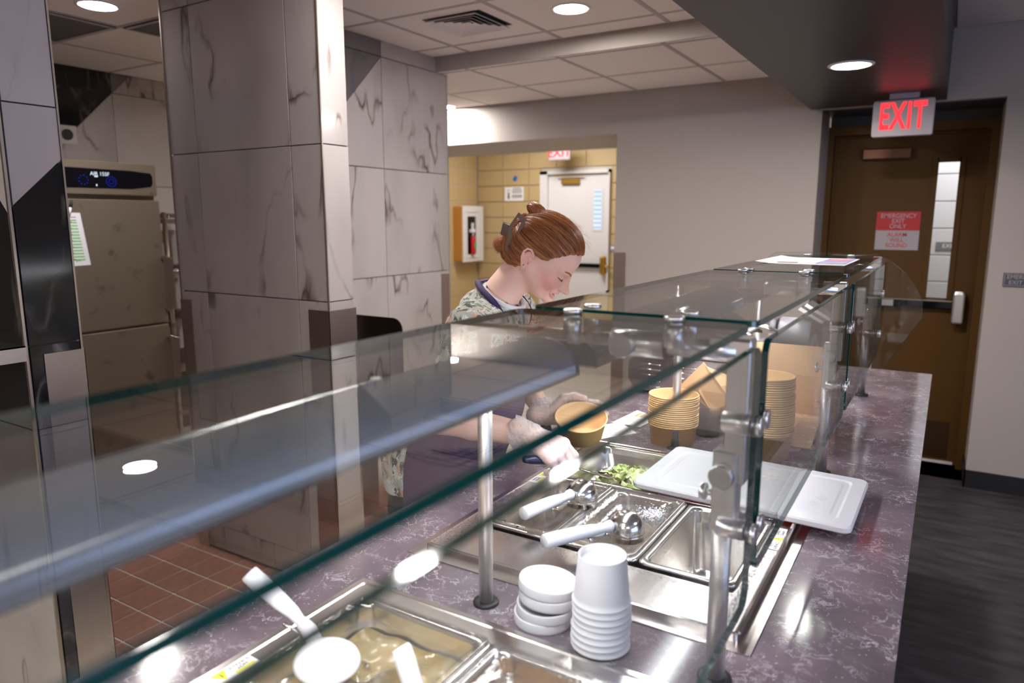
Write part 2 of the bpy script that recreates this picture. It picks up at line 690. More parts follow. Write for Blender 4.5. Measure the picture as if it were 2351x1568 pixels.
def tile(name, poly, o, u, v, nrm, t, mat, parent, ch=.0012):
    """one tile/block as its own object; equal outlines share mesh data"""
    p0 = poly[0]
    key = (tuple((round(a - p0[0], 4), round(b - p0[1], 4)) for a, b in poly), tuple(u), tuple(v), tuple(nrm), t, mat.name)
    pos = Vector(o) + Vector(u) * p0[0] + Vector(v) * p0[1]
    if key not in _tiles:
        _tiles[key] = MB().prism([(a - p0[0], b - p0[1]) for a, b in poly], (0, 0, 0), u, v, nrm, t, ch).mesh(name)
    ob = link(name, _tiles[key], mat, None)
    ob.parent = parent
    ob.location = pos - (parent.location if parent is not None else Vector())
    return ob


def rect(a0, a1, b0, b1, g=.0015):
    return [(a0 + g, b0 + g), (a1 - g, b0 + g), (a1 - g, b1 - g), (a0 + g, b1 - g)]

# ------------------------------------------------------------------ the room
X, Y, Z = (1, 0, 0), (0, 1, 0), (0, 0, 1)
NX, NY, NZ = (-1, 0, 0), (0, -1, 0), (0, 0, -1)

struct('floor', MB().box(-1.0, 3.2, -3.2, 5.25, -.05, 0), M['vinyl'])
kf = struct('floor', MB().box(-6, -1.0, -3.2, 4.9, -.05, -.004), M['grout_light'])
P = .1555
for i in range(-2, 9):
    for j in range(-3, 15):
        x1 = -2.506 + P * 2 - P * i
        y0 = 1.470 + P * j
        if x1 - P < -3.9 or x1 > -1.9:
            continue
        tile('floor_tile', rect(x1 - P, x1, y0, y0 + P, .0042), (0, 0, -.004), X, Y, Z, .004, M['quarry'], kf, .001)
struct('floor', MB().box(-6, 0.4, 4.9, 8.2, -.05, 0), M['grout_light'])
struct('floor', MB().box(-1.2, 1.5, 5.35, 7.0, -.05, 0), M['vinyl'])

# beige wall at the far end, with the corridor opening and the door bay
struct('wall_back', MB().box(-6, -2.062, 4.8, 5.70, 2.15, 2.75), M['wall'])
struct('wall_back', MB().box(-2.062, -.725, 4.8, 5.12, 0, 2.75).box(-2.062, -1.9, 5.12, 5.70, 0, 2.75), M['wall'])
struct('wall_back', MB().box(-.725, .2, 4.8, 4.84, 2.21, 2.75), M['wall'])
struct('wall_back', MB().box(.2, 3.2, 4.8, 5.25, 0, 2.75), M['wall'])
struct('trim_1', MB().box(-.725, .2, 4.84, 5.25, 2.205, 2.75).box(-.725, .2, 5.19, 5.25, 2.14, 2.206), M['soffit'])
struct('baseboard_right', MB().box(.192, 3.2, 4.79, 4.80, 0, .105).box(.190, .2, 4.79, 5.13, 0, .105), M['baseboard'])
struct('baseboard_left', MB().box(-1.9, -.72, 4.788, 4.80, 0, .105).box(-.725, -.715, 4.8, 5.12, 0, .105), M['baseboard'])
struct('wall_right', MB().box(3.2, 3.3, -3.2, 5.25, 0, 2.75), M['wall'])
struct('wall_front', MB().box(-6, 3.3, -3.3, -3.2, 0, 2.75), M['wall'])

# low charcoal soffit over the serving line
struct('ceiling_soffit', MB().box(-.79, -.08, -3.2, 4.80, 2.215, 2.75), M['soffit'])


def ceil_grid(xs, ys, z, skip=()):
    root = struct('ceiling', MB().box(xs[0], xs[-1], ys[0], ys[-1], z + .006, z + .05), M['grid'])
    for i in range(len(xs) - 1):
        for j in range(len(ys) - 1):
            if (i, j) in skip:
                continue
            tile('ceiling_panel', rect(xs[i], xs[i + 1], ys[j], ys[j + 1], .012), (0, 0, z + .007), X, Y, NZ, .007, M['white_paint'], root, .003)
    g = MB()
    for x in xs[1:-1]:
        g.box(x - .0115, x + .0115, ys[0], ys[-1], z - .001, z + .007)
    for y in ys[1:-1]:
        g.box(xs[0], xs[-1], y - .0115, y + .0115, z - .0008, z + .007)
    g.build('grid_bar', M['grid'], root)
    return root


xs = [-4.86, -4.28, -3.68, -3.08, -2.48, -1.88, -1.28, -.79]
ys = [-3.2] + [2.22 - .6 * k for k in range(8, 0, -1)] + [2.22, 2.82, 3.42, 3.60]
# kitchen air return and supply vent take two panels of the grid
j22 = ys.index(2.22) - 1
j282 = ys.index(2.82)
i368, i248 = xs.index(-3.68), xs.index(-2.48)
ceil_grid(xs, ys, 2.515, skip=((i368 - 1, j22), (i368, j22 + 1), (i248, j282)))
ceil_grid([-4.86, -4.32, -3.72, -3.12, -2.52, -1.92, -1.32, -.79], [3.60, 3.65, 4.25, 4.80], 2.43)
struct('ceiling_step', MB().box(-6, -.79, 3.597, 3.604, 2.43, 2.55), M['wall'])
ceil_grid([-.08, .52, 1.12, 1.72, 2.32, 3.2], [-3.2, -1.8, -.6, .6, 1.2, 1.8, 2.4, 3.0, 3.6, 4.2, 4.8], 2.59)

# vent panel: flat sheet with three nested louvre rings
v = thing('supply_vent', (-2.18, 3.12, 2.515), 'square supply air vent with nested louvres in the ceiling near the tiled wall', 'air vent')
MB().box(-2.468, -1.892, 2.832, 3.408, 2.516, 2.522).build('face_plate', M['white_paint'], v)
MB().box(-2.30, -1.96, 2.92, 3.22, 2.5155, 2.5162).build('throat', M['black'], v)
vc = (-2.13, 3.07)
for k, (h, dz) in enumerate(((.155, 0), (.118, .003), (.082, .006), (.046, .009))):
    b = MB()
    w = .013
    z1, z0 = 2.500 + dz, 2.5158
    for sx, sy in ((1, 0), (-1, 0), (0, 1), (0, -1)):
        # sloping blades, outer edge high, inner edge low
        if sx:
            x0, x1 = vc[0] + sx * h, vc[0] + sx * (h - .02)
            vs = [(x0, vc[1] - h, z1), (x0, vc[1] + h, z1), (x1, vc[1] + h - .02, z0), (x1, vc[1] - h + .02, z0),
                  (x0, vc[1] - h, z1 - .0015), (x0, vc[1] + h, z1 - .0015), (x1, vc[1] + h - .02, z0 - .0015), (x1, vc[1] - h + .02, z0 - .0015)]
        else:
            y0, y1 = vc[1] + sy * h, vc[1] + sy * (h - .02)
            vs = [(vc[0] - h, y0, z1), (vc[0] + h, y0, z1), (vc[0] + h - .02, y1, z0), (vc[0] - h + .02, y1, z0),
                  (vc[0] - h, y0, z1 - .0015), (vc[0] + h, y0, z1 - .0015), (vc[0] + h - .02, y1, z0 - .0015), (vc[0] - h + .02, y1, z0 - .0015)]
        b.add(vs, [(0, 1, 2, 3), (7, 6, 5, 4), (0, 4, 5, 1), (1, 5, 6, 2), (2, 6, 7, 3), (3, 7, 4, 0)])
    b.build('louvre', M['white_paint'], v)
MB().box(vc[0] - .024, vc[0] + .024, vc[1] - .024, vc[1] + .024, 2.507, 2.509).build('centre_plate', M['white_paint'], v)

# perforated return panels in the kitchen ceiling
M['perf'] = bumpy(pmat('perforated_metal', (.10, .09, .09), .6), 500, .8, .002)
for px, py, pl in ((-3.98, 1.92, 'dark perforated return air grille left of the kitchen downlight'), (-3.38, 2.52, 'second perforated return grille, mostly hidden behind the pillar')):
    v = thing('return_grille', (px, py, 2.515), pl, 'air vent')
    MB().box(px - .288, px + .288, py - .288, py + .288, 2.510, 2.522).build('perforated_sheet', M['perf'], v)
    fr = MB()
    for a in ((px - .288, px + .288, py - .288, py - .27), (px - .288, px + .288, py + .27, py + .288), (px - .288, px - .27, py - .27, py + .27), (px + .27, px + .288, py - .27, py + .27)):
        fr.box(*a, 2.506, 2.5105)
    fr.build('frame', M['grid'], v)

v = thing('return_grille', (-1.75, 2.45, 2.515), 'small slatted ceiling grille at the top edge above the air vent', 'air vent')
MB().box(-1.87, -1.65, 2.36, 2.58, 2.5135, 2.5145).build('backing', M['black'], v)
for k in range(8):
    MB().box(-1.87, -1.65, 2.362 + .027 * k, 2.376 + .027 * k, 2.508, 2.513).build('slat', M['grid'], v)

LIGHTS = [((-3.40, 1.955, 2.515), 'round recessed downlight glowing in the kitchen ceiling at upper left'),
          ((-1.585, 3.12, 2.515), 'round recessed downlight in the white ceiling beside the square air vent'),
          ((-.431, 3.53, 2.215), 'round recessed downlight in the charcoal soffit before the exit sign'),
          ((-1.585, 1.92, 2.515), None), ((-1.585, -1.4, 2.515), None),
          ((-.431, -1.3, 2.215), None), ((-3.47, 4.68, 2.43), None), ((-3.4, -.45, 2.515), None)]
for (x, y, z), lab in LIGHTS:
    L_ = thing('downlight', (x, y, z), lab or 'recessed downlight %s, outside the picture' % {(-1.585, 1.92): 'above the far well', (-1.585, .72): 'above the near well', (-1.585, -1.4): 'behind the camera on the kitchen side', (-.431, -1.3): 'in the soffit behind the camera', (-3.47, 4.68): 'hidden behind the tiled wall end', (-3.4, -.45): 'in the kitchen behind the left pier'}[(x, y)], 'ceiling light', 'recessed downlights')
    MB().lathe([(.074, -.001), (.076, -.006), (.092, -.004), (.095, 0)], (x, y, z), 'z', 40, False).build('trim_ring', M['door_white'], L_)
    MB().lathe([(.0745, -.003), (.0745, -.001)], (x, y, z), 'z', 40).build('lens', M['led_hot'] if y > 4 else M['led'], L_)

sp = thing('sprinkler_head', (-1.92, 2.47, 2.515), 'small metal sprinkler head hanging from the ceiling at top edge', 'sprinkler')
MB().lathe([(.03, 0), (.03, -.004), (.012, -.006), (.009, -.03), (.006, -.045), (.022, -.046), (.022, -.049), (.003, -.05)], (-2.06, 2.40, 2.515), 'z', 16).build('deflector', M['chrome'], sp)


# ------------------------------------------------------------------ marble-clad piers
def tiled_face(parent, plane, at, nrm, cells, mats=None, t=.008, g=.0021):
    """plane 'x' or 'y'; cells: (poly or (a0,a1,b0,b1), material)"""
    for poly, mt in cells:
        if len(poly) == 4 and not isinstance(poly[0], tuple):
            poly = rect(*poly, g)
        if plane == 'y':
            tile('wall_tile', poly, (0, at, 0), X, Z, nrm, t, mt, parent, .0008)
        else:
            tile('wall_tile', poly, (at, 0, 0), Y, Z, nrm, t, mt, parent, .0008)


rows = [0.012, .13, .64, 1.235, 1.835, 2.43, 2.515]
Wm, Dm, Km, Gm = M['marble'], M['marble_dark'], M['marble_black'], M['marble_grey']

# the pillar in the middle-left
pil = struct('wall_pillar', MB().box(-2.972, -2.053, 1.988, 2.118, 0, 2.52), M['grout'])
cols = [-2.98, -2.79, -2.214, -2.045]
cells = []
for i in range(3):
    for j in range(6):
        cells.append(((cols[i], cols[i + 1] - (.004 if i == 2 else 0), rows[j], rows[j + 1]), Wm))
tiled_face(pil, 'y', 1.988, NY, cells)
tiled_face(pil, 'x', -2.053, X, [((1.982, 2.121, rows[j], rows[j + 1]), Wm) for j in range(6)])
tm = MB().box(-2.049, -2.0435, 1.9785, 1.984, 0, 2.515)
tm.build('edge_trim', M['steel_dk'], pil)
MB().box(-2.984, -2.979, 1.978, 1.984, 0, 2.515).build('edge_trim', M['steel_dk'], pil)
MB().box(-2.157, -2.041, 1.9765, 1.9785, 0, 1.20).box(-2.043, -2.041, 1.9765, 2.126, 0, 1.20).build('corner_guard', M['steel_guard'], pil)
MB().box(-2.988, -2.91, 1.9765, 1.9785, 0, 1.195).box(-2.988, -2.986, 1.9765, 2.126, 0, 1.195).build('corner_guard', M['steel_dk'], pil)

# the far tiled wall behind the server
tw = struct('wall_tiled', MB().box(-2.86, -2.743, 2.118, 3.70, 0, 2.52), M['grout'])
cells = []
for y0, y1 in ((2.118, 2.51), (2.51, 3.11), (3.11, 3.708)):
    for j in range(6):
        if y0 == 2.51 and j == 4:
            cells.append(([(2.512, 1.839), (3.108, 1.837), (3.108, 2.428)], Wm))
            cells.append(([(2.512, 1.843), (3.104, 2.428), (2.512, 2.428)], Dm))
        elif y0 < 3 and j == 5:
            cells.append(((y0, y1, rows[j], rows[j + 1]), Dm))
        else:
            cells.append(((y0, y1, rows[j], rows[j + 1]), Wm if y0 > 2.2 or j < 3 else Dm))
tiled_face(tw, 'x', -2.743, X, cells)
tiled_face(tw, 'y', 3.70, Y, [((-2.86, -2.737, rows[j], rows[j + 1]), Wm) for j in range(6)])
MB().box(-2.736, -2.731, 3.704, 3.711, 0, 2.43).build('edge_trim', M['chrome'], tw)
MB().box(-2.734, -2.732, 3.62, 3.712, 0, 1.214).box(-2.82, -2.732, 3.710, 3.712, 0, 1.214).build('corner_guard', M['steel_guard'], tw)

# the pier on the left edge of the picture
lp = struct('wall_pier', MB().box(-3.6, -2.053, .908, 1.034, 0, 2.52), M['grout'])
endc = []
for j, (z0, z1) in enumerate(((.012, .61), (.61, 1.222), (1.222, 1.843), (1.843, 2.43), (2.43, 2.515))):
    if j == 2:
        endc.append(([(.9105, 1.2235), (1.0395, 1.2235), (1.0395, 1.706), (.9105, 1.583)], Km))
        endc.append(([(.9105, 1.588), (1.0395, 1.711), (1.0395, 1.8415), (.9105, 1.8415)], Gm))
    else:
        endc.append(((.909, 1.041, z0, z1), Km if j < 2 else Gm))
tiled_face(lp, 'x', -2.053, X, endc)
fc = []
for x0, x1 in ((-2.66, -2.05), (-3.26, -2.66), (-3.6, -3.26)):
    for j, (z0, z1) in enumerate(((.012, .61), (.61, 1.222), (1.222, 1.843), (1.843, 2.43), (2.43, 2.515))):
        if x0 == -2.66 and j == 2:
            fc.append(([(-2.658, 1.2235), (-2.052, 1.2235), (-2.052, 1.56), (-2.33, 1.8415), (-2.658, 1.8415)], Km))
            fc.append(([(-2.052, 1.565), (-2.052, 1.8415), (-2.325, 1.8415)], Wm))
        else:
            fc.append(((x0, x1, z0, z1), Wm if j > 2 or j == 0 else Km))
tiled_face(lp, 'y', .908, NY, fc)
MB().box(-2.052, -2.0425, .8985, .905, 0, 2.515).build('edge_trim', M['steel_dk'], lp)
MB().box(-2.052, -2.0435, 1.040, 1.045, 0, 2.515).build('edge_trim', M['steel_dk'], lp)
MB().box(-2.0435, -2.0415, .942, 1.048, 0, 1.197).box(-2.16, -2.0415, 1.046, 1.048, 0, 1.197).build('corner_guard', M['steel_guard'], lp)
sh = thing('wall_shelf', (-2.3, .87, 1.2), 'stainless ledge shelf jutting from the left tiled pier', 'shelf')
MB().box(-2.75, -2.042, .80, .9, 1.222, 1.226).box(-2.75, -2.042, .80, .803, 1.185, 1.226).box(-2.045, -2.042, .80, .9, 1.185, 1.226).build('ledge', M['steel_x'], sh)

# kitchen side wall far left
kw = struct('wall_left', MB().box(-6.0, -4.858, -3.2, 4.8, 0, 2.75), M['grout'])
cells = []
kr = [.585, 1.185, 1.785, 2.385, 2.515]
for y0, y1 in ((1.63, 2.23), (2.23, 2.83), (2.83, 3.43), (3.43, 4.03)):
    for j in range(4):
        if y0 == 2.23 and j == 2:
            cells.append(([(2.232, 1.789), (2.828, 1.787), (2.828, 2.383)], Wm))
            cells.append(([(2.232, 1.793), (2.824, 2.383), (2.232, 2.383)], Km))
        elif y0 == 2.83 and j == 3:
            cells.append(([(2.836, 2.388), (3.428, 2.387), (3.428, 2.513), (2.962, 2.513)], Wm))
            cells.append(([(2.832, 2.389), (2.957, 2.513), (2.832, 2.513)], Dm))
        else:
            dark = (y0 < 2 and j > 1) or (y0 == 2.23 and j == 3)
            cells.append(((y0, y1, kr[j], kr[j + 1]), Km if dark else Wm))
tiled_face(kw, 'x', -4.858, X, cells)
bx = thing('wall_outlet', (-4.85, 2.51, 2.09), 'square stainless wall plate with a round black socket above the cabinet', 'outlet')
MB().box(-4.852, -4.846, 2.455, 2.575, 2.03, 2.145).build('cover_plate', M['steel'], bx)
MB().cyl((-4.847, 2.515, 2.088), (-4.838, 2.515, 2.088), .034, 24).build('socket', M['black'], bx)

# ------------------------------------------------------------------ corridor beyond the opening
cb = struct('wall_corridor', MB().box(-5.40, -1.9, 7.916, 8.1, 0, 2.9), M['grout_light'])
cv = [-5.349, -4.961, -4.573, -4.180, -3.783, -3.39, -3.0, -2.6]
zc = [-.01, .185, .385, .585, .79, .99, 1.19, 1.389, 1.588, 1.787, 1.985, 2.183, 2.381, 2.58]
for i in range(len(cv) - 1):
    for j in range(len(zc) - 1):
        x0, x1 = cv[i], cv[i + 1]
        if zc[j] < 2.15:
            if i in (2, 3, 4, 5):
                if i == 2:
                    x1 = -4.393
                elif i == 5:
                    x0, x1 = -3.455, -3.0
                else:
                    continue
        tile('block', rect(x0, x1, zc[j], zc[j + 1], .004), (0, 7.916, 0), X, Z, NY, .016, M['block'], cb, .003)
cl = struct('wall_corridor', MB().box(-5.6, -5.366, 5.7, 7.9, 0, 2.9), M['grout_light'])
for i in range(4):
    y1 = 7.9 - .0 - (.225 if i else 0) - .39 * max(0, i - 1)
    y0 = 7.675 - .39 * i
    for j in range(len(zc) - 1):
        tile('block', rect(y0, y1, zc[j], zc[j + 1], .004), (-5.366, 0, 0), Y, Z, X, .006, M['block'], cl, .003)
struct('ceiling', MB().box(-6, -1.8, 5.7, 8.2, 2.85, 2.95), M['white_paint'])
struct('wall_corridor', MB().box(-2.0, -1.9, 5.7, 7.95, 0, 2.9), M['block'])

# white door at the end of the corridor
d2 = struct('door_2', MB().box(-4.392, -4.29, 7.86, 7.95, 0, 2.145).box(-3.475, -3.455, 7.86, 7.95, 0, 2.145).box(-4.392, -3.455, 7.86, 7.95, 2.105, 2.145), M['door_white'])
MB().box(-4.288, -3.476, 7.905, 7.945, .01, 2.10).build('door_leaf', M['door_white'], d2)
MB().box(-3.69, -3.55, 7.900, 7.906, 1.42, 1.93).build('window_frame', M['door_white'], d2)
wl = emis('pale_blue_pane_glow', (.62, .76, 1), 1.05)  # pane glows pale blue by its own emission, crossed by grey slats
wp = MB().box(-3.665, -3.575, 7.8965, 7.9005, 1.445, 1.905).build('window_pane', wl, d2)
for k in range(9):
    MB().box(-3.665, -3.575, 7.893, 7.896, 1.462 + .052 * k, 1.474 + .052 * k).build('slat', pmat('grey_pane_slat', (.35, .38, .45), .6) if k == 0 else bpy.data.materials['grey_pane_slat'], wp)
MB().box(-4.10, -3.86, 7.86, 7.905, 1.985, 2.055, .006).build('door_closer', M['brass'], d2)
MB().box(-4.16, -3.80, 7.845, 7.86, 2.075, 2.087).build('closer_arm', M['brass'], d2)
MB().box(-4.25, -3.50, 7.86, 7.90, .985, 1.035, .008).build('push_bar', M['blackgloss'], d2)
MB().box(-3.56, -3.485, 7.83, 7.905, .90, 1.13, .02).cyl((-3.50, 7.83, 1.01), (-3.43, 7.83, 1.01), .014).build('latch_box', M['brass'], d2)
cr = thing('wall_plaque', (-3.42, 7.89, 1.22), 'small grey plaque beside the white corridor door', 'sign')
MB().box(-3.45, -3.365, 7.893, 7.899, 1.185, 1.265).build('plate', pmat('grey_plaque', (.30, .27, .34), .5), cr)
MB().box(-3.435, -3.395, 7.8915, 7.8935, 1.215, 1.245).build('pictogram', M['paper'], cr)

sg = thing('instruction_sign', (-4.785, 7.89, 1.88), 'white instruction sign with a black down arrow on the tan block wall', 'sign')
MB().box(-4.925, -4.645, 7.893, 7.899, 1.795, 1.97).build('panel', M['paper'], sg)
ar = MB()
ar.prism([(-4.885, 1.845), (-4.845, 1.845), (-4.865, 1.815)][::-1], (0, 7.893, 0), X, Z, NY, .002)
ar.box(-4.875, -4.855, 7.891, 7.893, 1.845, 1.90)
ar.build('arrow', M['tape'], sg)
text('lettering', 'EXIT', .022, (-4.865, 7.891, 1.925), (PI / 2, 0, 0), M['tape'], sg)
text('lettering', 'WARNING', .026, (-4.74, 7.891, 1.95), (PI / 2, 0, 0), M['tape'], sg)
text('lettering', 'ALARM WILL SOUND', .02, (-4.74, 7.891, 1.86), (PI / 2, 0, 0), M['tape'], sg, sx=.8)
for k in range(7):
    MB().box(-4.815, -4.665, 7.8915, 7.893, 1.930 - .013 * k - (.02 if k > 3 else 0), 1.934 - .013 * k - (.02 if k > 3 else 0)).build('text_line', M['tape'], sg)
dm = tag(MB().prism([(-4.81, 2.055), (-4.765, 2.035), (-4.735, 2.09), (-4.78, 2.11)], (0, 7.899, 0), X, Z, NY, .003).build('tape_piece', M['blue']), 'bit of blue tape stuck on the tan block wall above the instruction sign', 'tape')
e2 = thing('exit_sign', (-4.0, 7.6, 2.39), 'small lit exit sign cut off by the corridor header above the white door', 'sign')
MB().box(-4.13, -3.85, 7.60, 7.63, 2.245, 2.43, .008).build('housing', M['signwhite'], e2)
MB().box(-4.02, -3.96, 7.605, 7.625, 2.43, 2.85).build('mount', M['signwhite'], e2)
text('letters', 'EXIT', .15, (-3.99, 7.598, 2.33), (PI / 2, 0, 0), M['exitled'], e2, sx=1.0)

fe = thing('extinguisher_cabinet', (-5.3, 7.64, 1.37), 'white fire extinguisher cabinet with a narrow window on the corridor wall', 'cabinet')
MB().box(-5.36, -5.225, 7.36, 7.375, 1.04, 1.72).box(-5.36, -5.24, 7.375, 7.82, 1.04, 1.72).build('body', pmat('orange_wood_side', (.55, .25, .05), .5), fe)
fd = MB()
y0, y1, z0, z1 = 7.37, 7.83, 1.03, 1.73
fd.box(-5.24, -5.215, y0, y0 + .10, z0, z1).box(-5.24, -5.215, y1 - .16, y1, z0, z1).box(-5.24, -5.215, y0 + .1, y1 - .16, z1 - .13, z1).box(-5.24, -5.215, y0 + .1, y1 - .16, z0, z0 + .09)
fd.box(-5.215, -5.205, y0 + .06, y0 + .075, z0 + .05, z1 - .06).box(-5.215, -5.205, y1 - .13, y1 - .115, z0 + .05, z1 - .06).box(-5.215, -5.205, y0 + .075, y1 - .13, z1 - .075, z1 - .06).box(-5.215, -5.205, y0 + .075, y1 - .13, z0 + .05, z0 + .065)
fd.build('door', M['door_white'], fe)
MB().box(-5.238, -5.234, y0 + .1, y1 - .16, z0 + .09, z1 - .13).build('backing', M['blackgloss'], fe)
ex = thing('fire_extinguisher', (-5.2335, 7.56, 1.12), 'red fire extinguisher with a green tag inside the white cabinet', 'extinguisher')
MB().lathe([(.03, 0), (.036, .02), (.036, .2), (.02, .235)], (-5.196, 7.56, 1.12), 'z', 16).build('cylinder', M['red'], ex)
MB().box(-5.16, -5.156, 7.545, 7.585, 1.20, 1.27).build('tag', pmat('green_tag', (.03, .5, .12), .5), ex)
MB().lathe([(.012, .23), (.014, .30)], (-5.196, 7.56, 1.12), 'z', 12).box(-5.21, -5.17, 7.50, 7.58, 1.40, 1.44).box(-5.20, -5.18, 7.53, 7.56, 1.44, 1.52).build('valve', M['paper_white'], ex)

# corner guard on the beige wall edge
MBg = MB().box(-2.064, -1.972, 4.7965, 4.7985, 0, 1.322).box(-2.0655, -2.0635, 4.7965, 4.88, 0, 1.322)
tag(MBg.build('corner_guard', M['steel_guard']), 'stainless corner guard on the edge of the beige wall', 'corner guard')

# ------------------------------------------------------------------ exit door
d1 = struct('door_1', MB().box(-.725, -.690, 5.12, 5.26, 0, 2.14).box(.155, .2, 5.12, 5.26, 0, 2.14).box(-.69, .155, 5.12, 5.26, 2.085, 2.14)
            .box(-.690, -.676, 5.20, 5.26, 0, 2.085).box(.143, .155, 5.20, 5.26, 0, 2.085).box(-.676, .143, 5.20, 5.26, 2.072, 2.085), M['door_brown'])
lf = MB()
yl0, yl1 = 5.215, 5.26
wx0, wx1, wz0, wz1 = -.104, .022, 1.062, 1.908
lf.box(-.676, wx0, yl0, yl1, .012, 2.072).box(wx1, .143, yl0, yl1, .012, 2.072).box(wx0, wx1, yl0, yl1, wz1, 2.072).box(wx0, wx1, yl0, yl1, .012, wz0)
leaf = lf.build('door_leaf', M['door_brown'], d1)
wf = MB()
for a in ((wx0 - .022, wx0 + .008, wz0 - .02, wz1 + .02), (wx1 - .008, wx1 + .022, wz0 - .02, wz1 + .02)):
    wf.box(a[0], a[1], yl0 - .010, yl0 - .001, a[2], a[3])
wf.box(wx0, wx1, yl0 - .010, yl0 - .001, wz1 - .006, wz1 + .02).box(wx0, wx1, yl0 - .010, yl0 - .001, wz0 - .02, wz0 + .006)
wf.build('window_frame', M['door_brown'], d1)
MB().box(wx0, wx1, 5.232, 5.238, wz0, wz1).build('glass_pane', M['glass'], d1, recalc=True)
MB().box(-.63, .105, yl0 - .002, yl0, .03, .272).build('kick_plate', bumpy(pmat('dark_bronze_kickplate', (.05, .022, .006), .4, .3), 60, .1), d1)
MB().box(-.67, .14, 5.20, 5.25, 0, .014).build('threshold', M['paper_white'], d1)
MB().box(-.525, -.245, 5.165, 5.213, 1.93, 2.0, .008).build('door_closer', M['bronze'], d1)
bar = MB().box(-.62, .09, 5.165, 5.213, 1.005, 1.05, .004).build('push_bar', M['blackgloss'], d1)
MB().box(-.345, -.275, 5.160, 5.166, 1.008, 1.047).cyl((-.31, 5.158, 1.0275), (-.31, 5.160, 1.0275), .007).build('end_cap', M['chrome'], bar)
MB().box(-.62, .09, 5.163, 5.2, 1.05, 1.056).build('top_rail', M['steel_dk'], bar)
MB().loft([(.03, .03, .012, .92), (.034, .034, .014, .93), (.034, .034, .014, 1.10), (.028, .028, .014, 1.118)], .082, 5.165, 4).build('latch_box', M['chrome'], bar)
es = thing('warning_sign', (-.29, 5.21, 1.48), 'red and white EMERGENCY EXIT ONLY ALARM WILL SOUND sign on the brown door', 'sign')
MB().loft([(.124, .0015, .001, 1.363), (.124, .0015, .001, 1.605)], -.29, 5.2125, 1).build('panel', M['signwhite'], es)
MB().box(-.414, -.166, 5.2090, 5.2105, 1.487, 1.605).build('red_field', M['red'], es)
for k, s_ in enumerate(('EMERGENCY', 'EXIT', 'ONLY')):
    text('lettering', s_, .038, (-.29, 5.2085, 1.578 - .033 * k), (PI / 2, 0, 0), M['signwhite'], es, .0003, .93, bold=.0002)
for k, s_ in enumerate(('ALARM', 'WILL', 'SOUND')):
    text('lettering', s_, .038, (-.29, 5.2098, 1.459 - .034 * k), (PI / 2, 0, 0), M['redtext'], es, .0003, .93, bold=.0002)

# stairwell block wall seen through the door's window
sw = struct('wall_stairwell', MB().box(-1.2, 1.5, 6.31, 6.45, 0, 2.9), M['grout_light'])
for i in range(3):
    for j in range(9):
        tile('block', rect(-.53 + .4 * i, -.13 + .4 * i, .89 + .2 * j - .4, 1.09 + .2 * j - .4, .004), (0, 6.31, 0), X, Z, NY, .01, M['block_white'], sw, .003)
struct('wall_stairwell', MB().box(-1.3, -1.2, 5.26, 6.4, 0, 2.9), M['block_white'])
struct('wall_stairwell', MB().box(1.4, 1.5, 5.26, 6.4, 0, 2.9), M['block_white'])
struct('ceiling', MB().box(-1.3, 1.5, 5.26, 6.5, 2.75, 2.85), M['white_paint'])
pq = thing('exit_plaque', (.03, 6.29, 1.35), 'grey EXIT plaque on the stairwell wall seen through the door window', 'sign')
MB().box(-.085, .09, 6.292, 6.299, 1.33, 1.39).build('plate', pmat('grey_sign_plate', (.20, .185, .20), .5), pq)
text('lettering', 'EXIT', .042, (.0, 6.291, 1.36), (PI / 2, 0, 0), M['paper'], pq)

rp = thing('wall_plaque', (.40, 4.79, 1.22), 'grey EMERGENCY EXIT ONLY plaque on the right wall, cut by the frame', 'sign')
MB().loft([(.128, .003, .002, 1.188), (.128, .003, .002, 1.263)], .402, 4.796, 2).build('plate', pmat('slate_plaque', (.075, .07, .085), .5), rp)
MB().box(.279, .525, 4.791, 4.7925, 1.1935, 1.1955).box(.279, .525, 4.791, 4.7925, 1.2555, 1.2575).box(.279, .281, 4.791, 4.7925, 1.1955, 1.2555).build('border', M['signwhite'], rp)
text('lettering', 'EMERGENCY', .031, (.378, 4.7915, 1.241), (PI / 2, 0, 0), M['signwhite'], rp)
text('lettering', 'EXIT ONLY', .031, (.378, 4.7915, 1.211), (PI / 2, 0, 0), M['signwhite'], rp)

# lit EXIT sign hanging from the soffit
xs_ = thing('exit_sign', (-.27, 4.45, 2.215), 'white exit sign with glowing red EXIT letters hanging from the soffit', 'sign')
MB().loft([(.143, .022, .006, -.0), (.146, .026, .012, .004), (.146, .026, .012, .188), (.143, .022, .006, .192)], 0, 0, 4)
hs = MB()
pts = [(-.145, 1.995), (.145, 1.995), (.145, 2.183), (-.145, 2.183)]
rr = []
for k, (cx_, cz_) in enumerate(((.133, 2.171), (-.133, 2.171), (-.133, 2.007), (.133, 2.007))):
    for i in range(5):
        a = PI / 2 * (k + i / 4)
        rr.append((cx_ + .012 * math.cos(a), cz_ + .012 * math.sin(a)))
hs.prism(rr[::-1], (-.27, 4.475, 0), X, Z, NY, .045, .004)
hs.build('housing', M['signwhite'], xs_)
MB().box(-.34, -.20, 4.43, 4.475, 2.187, 2.2145).build('canopy', M['signwhite'], xs_)
text('letters', 'EXIT', .190, (-.272, 4.4285, 2.092), (PI / 2, 0, 0), M['exitled'], xs_, .001, .52, bold=.0055, space=1.12)
for s_ in (-1, 1):
    MB().prism([(0, .012), (.01, 0), (0, -.012), (.002, 0)], (-.27 + s_ * .125, 4.4295, 2.088), (s_, 0, 0), Z, NY, .0006).build('chevron', M['grid'], xs_)
MB().lathe([(.002, 0), (.002, .003)], (-.262, 4.43, 1.999), 'y', 8).build('indicator', M['exitled'], xs_)

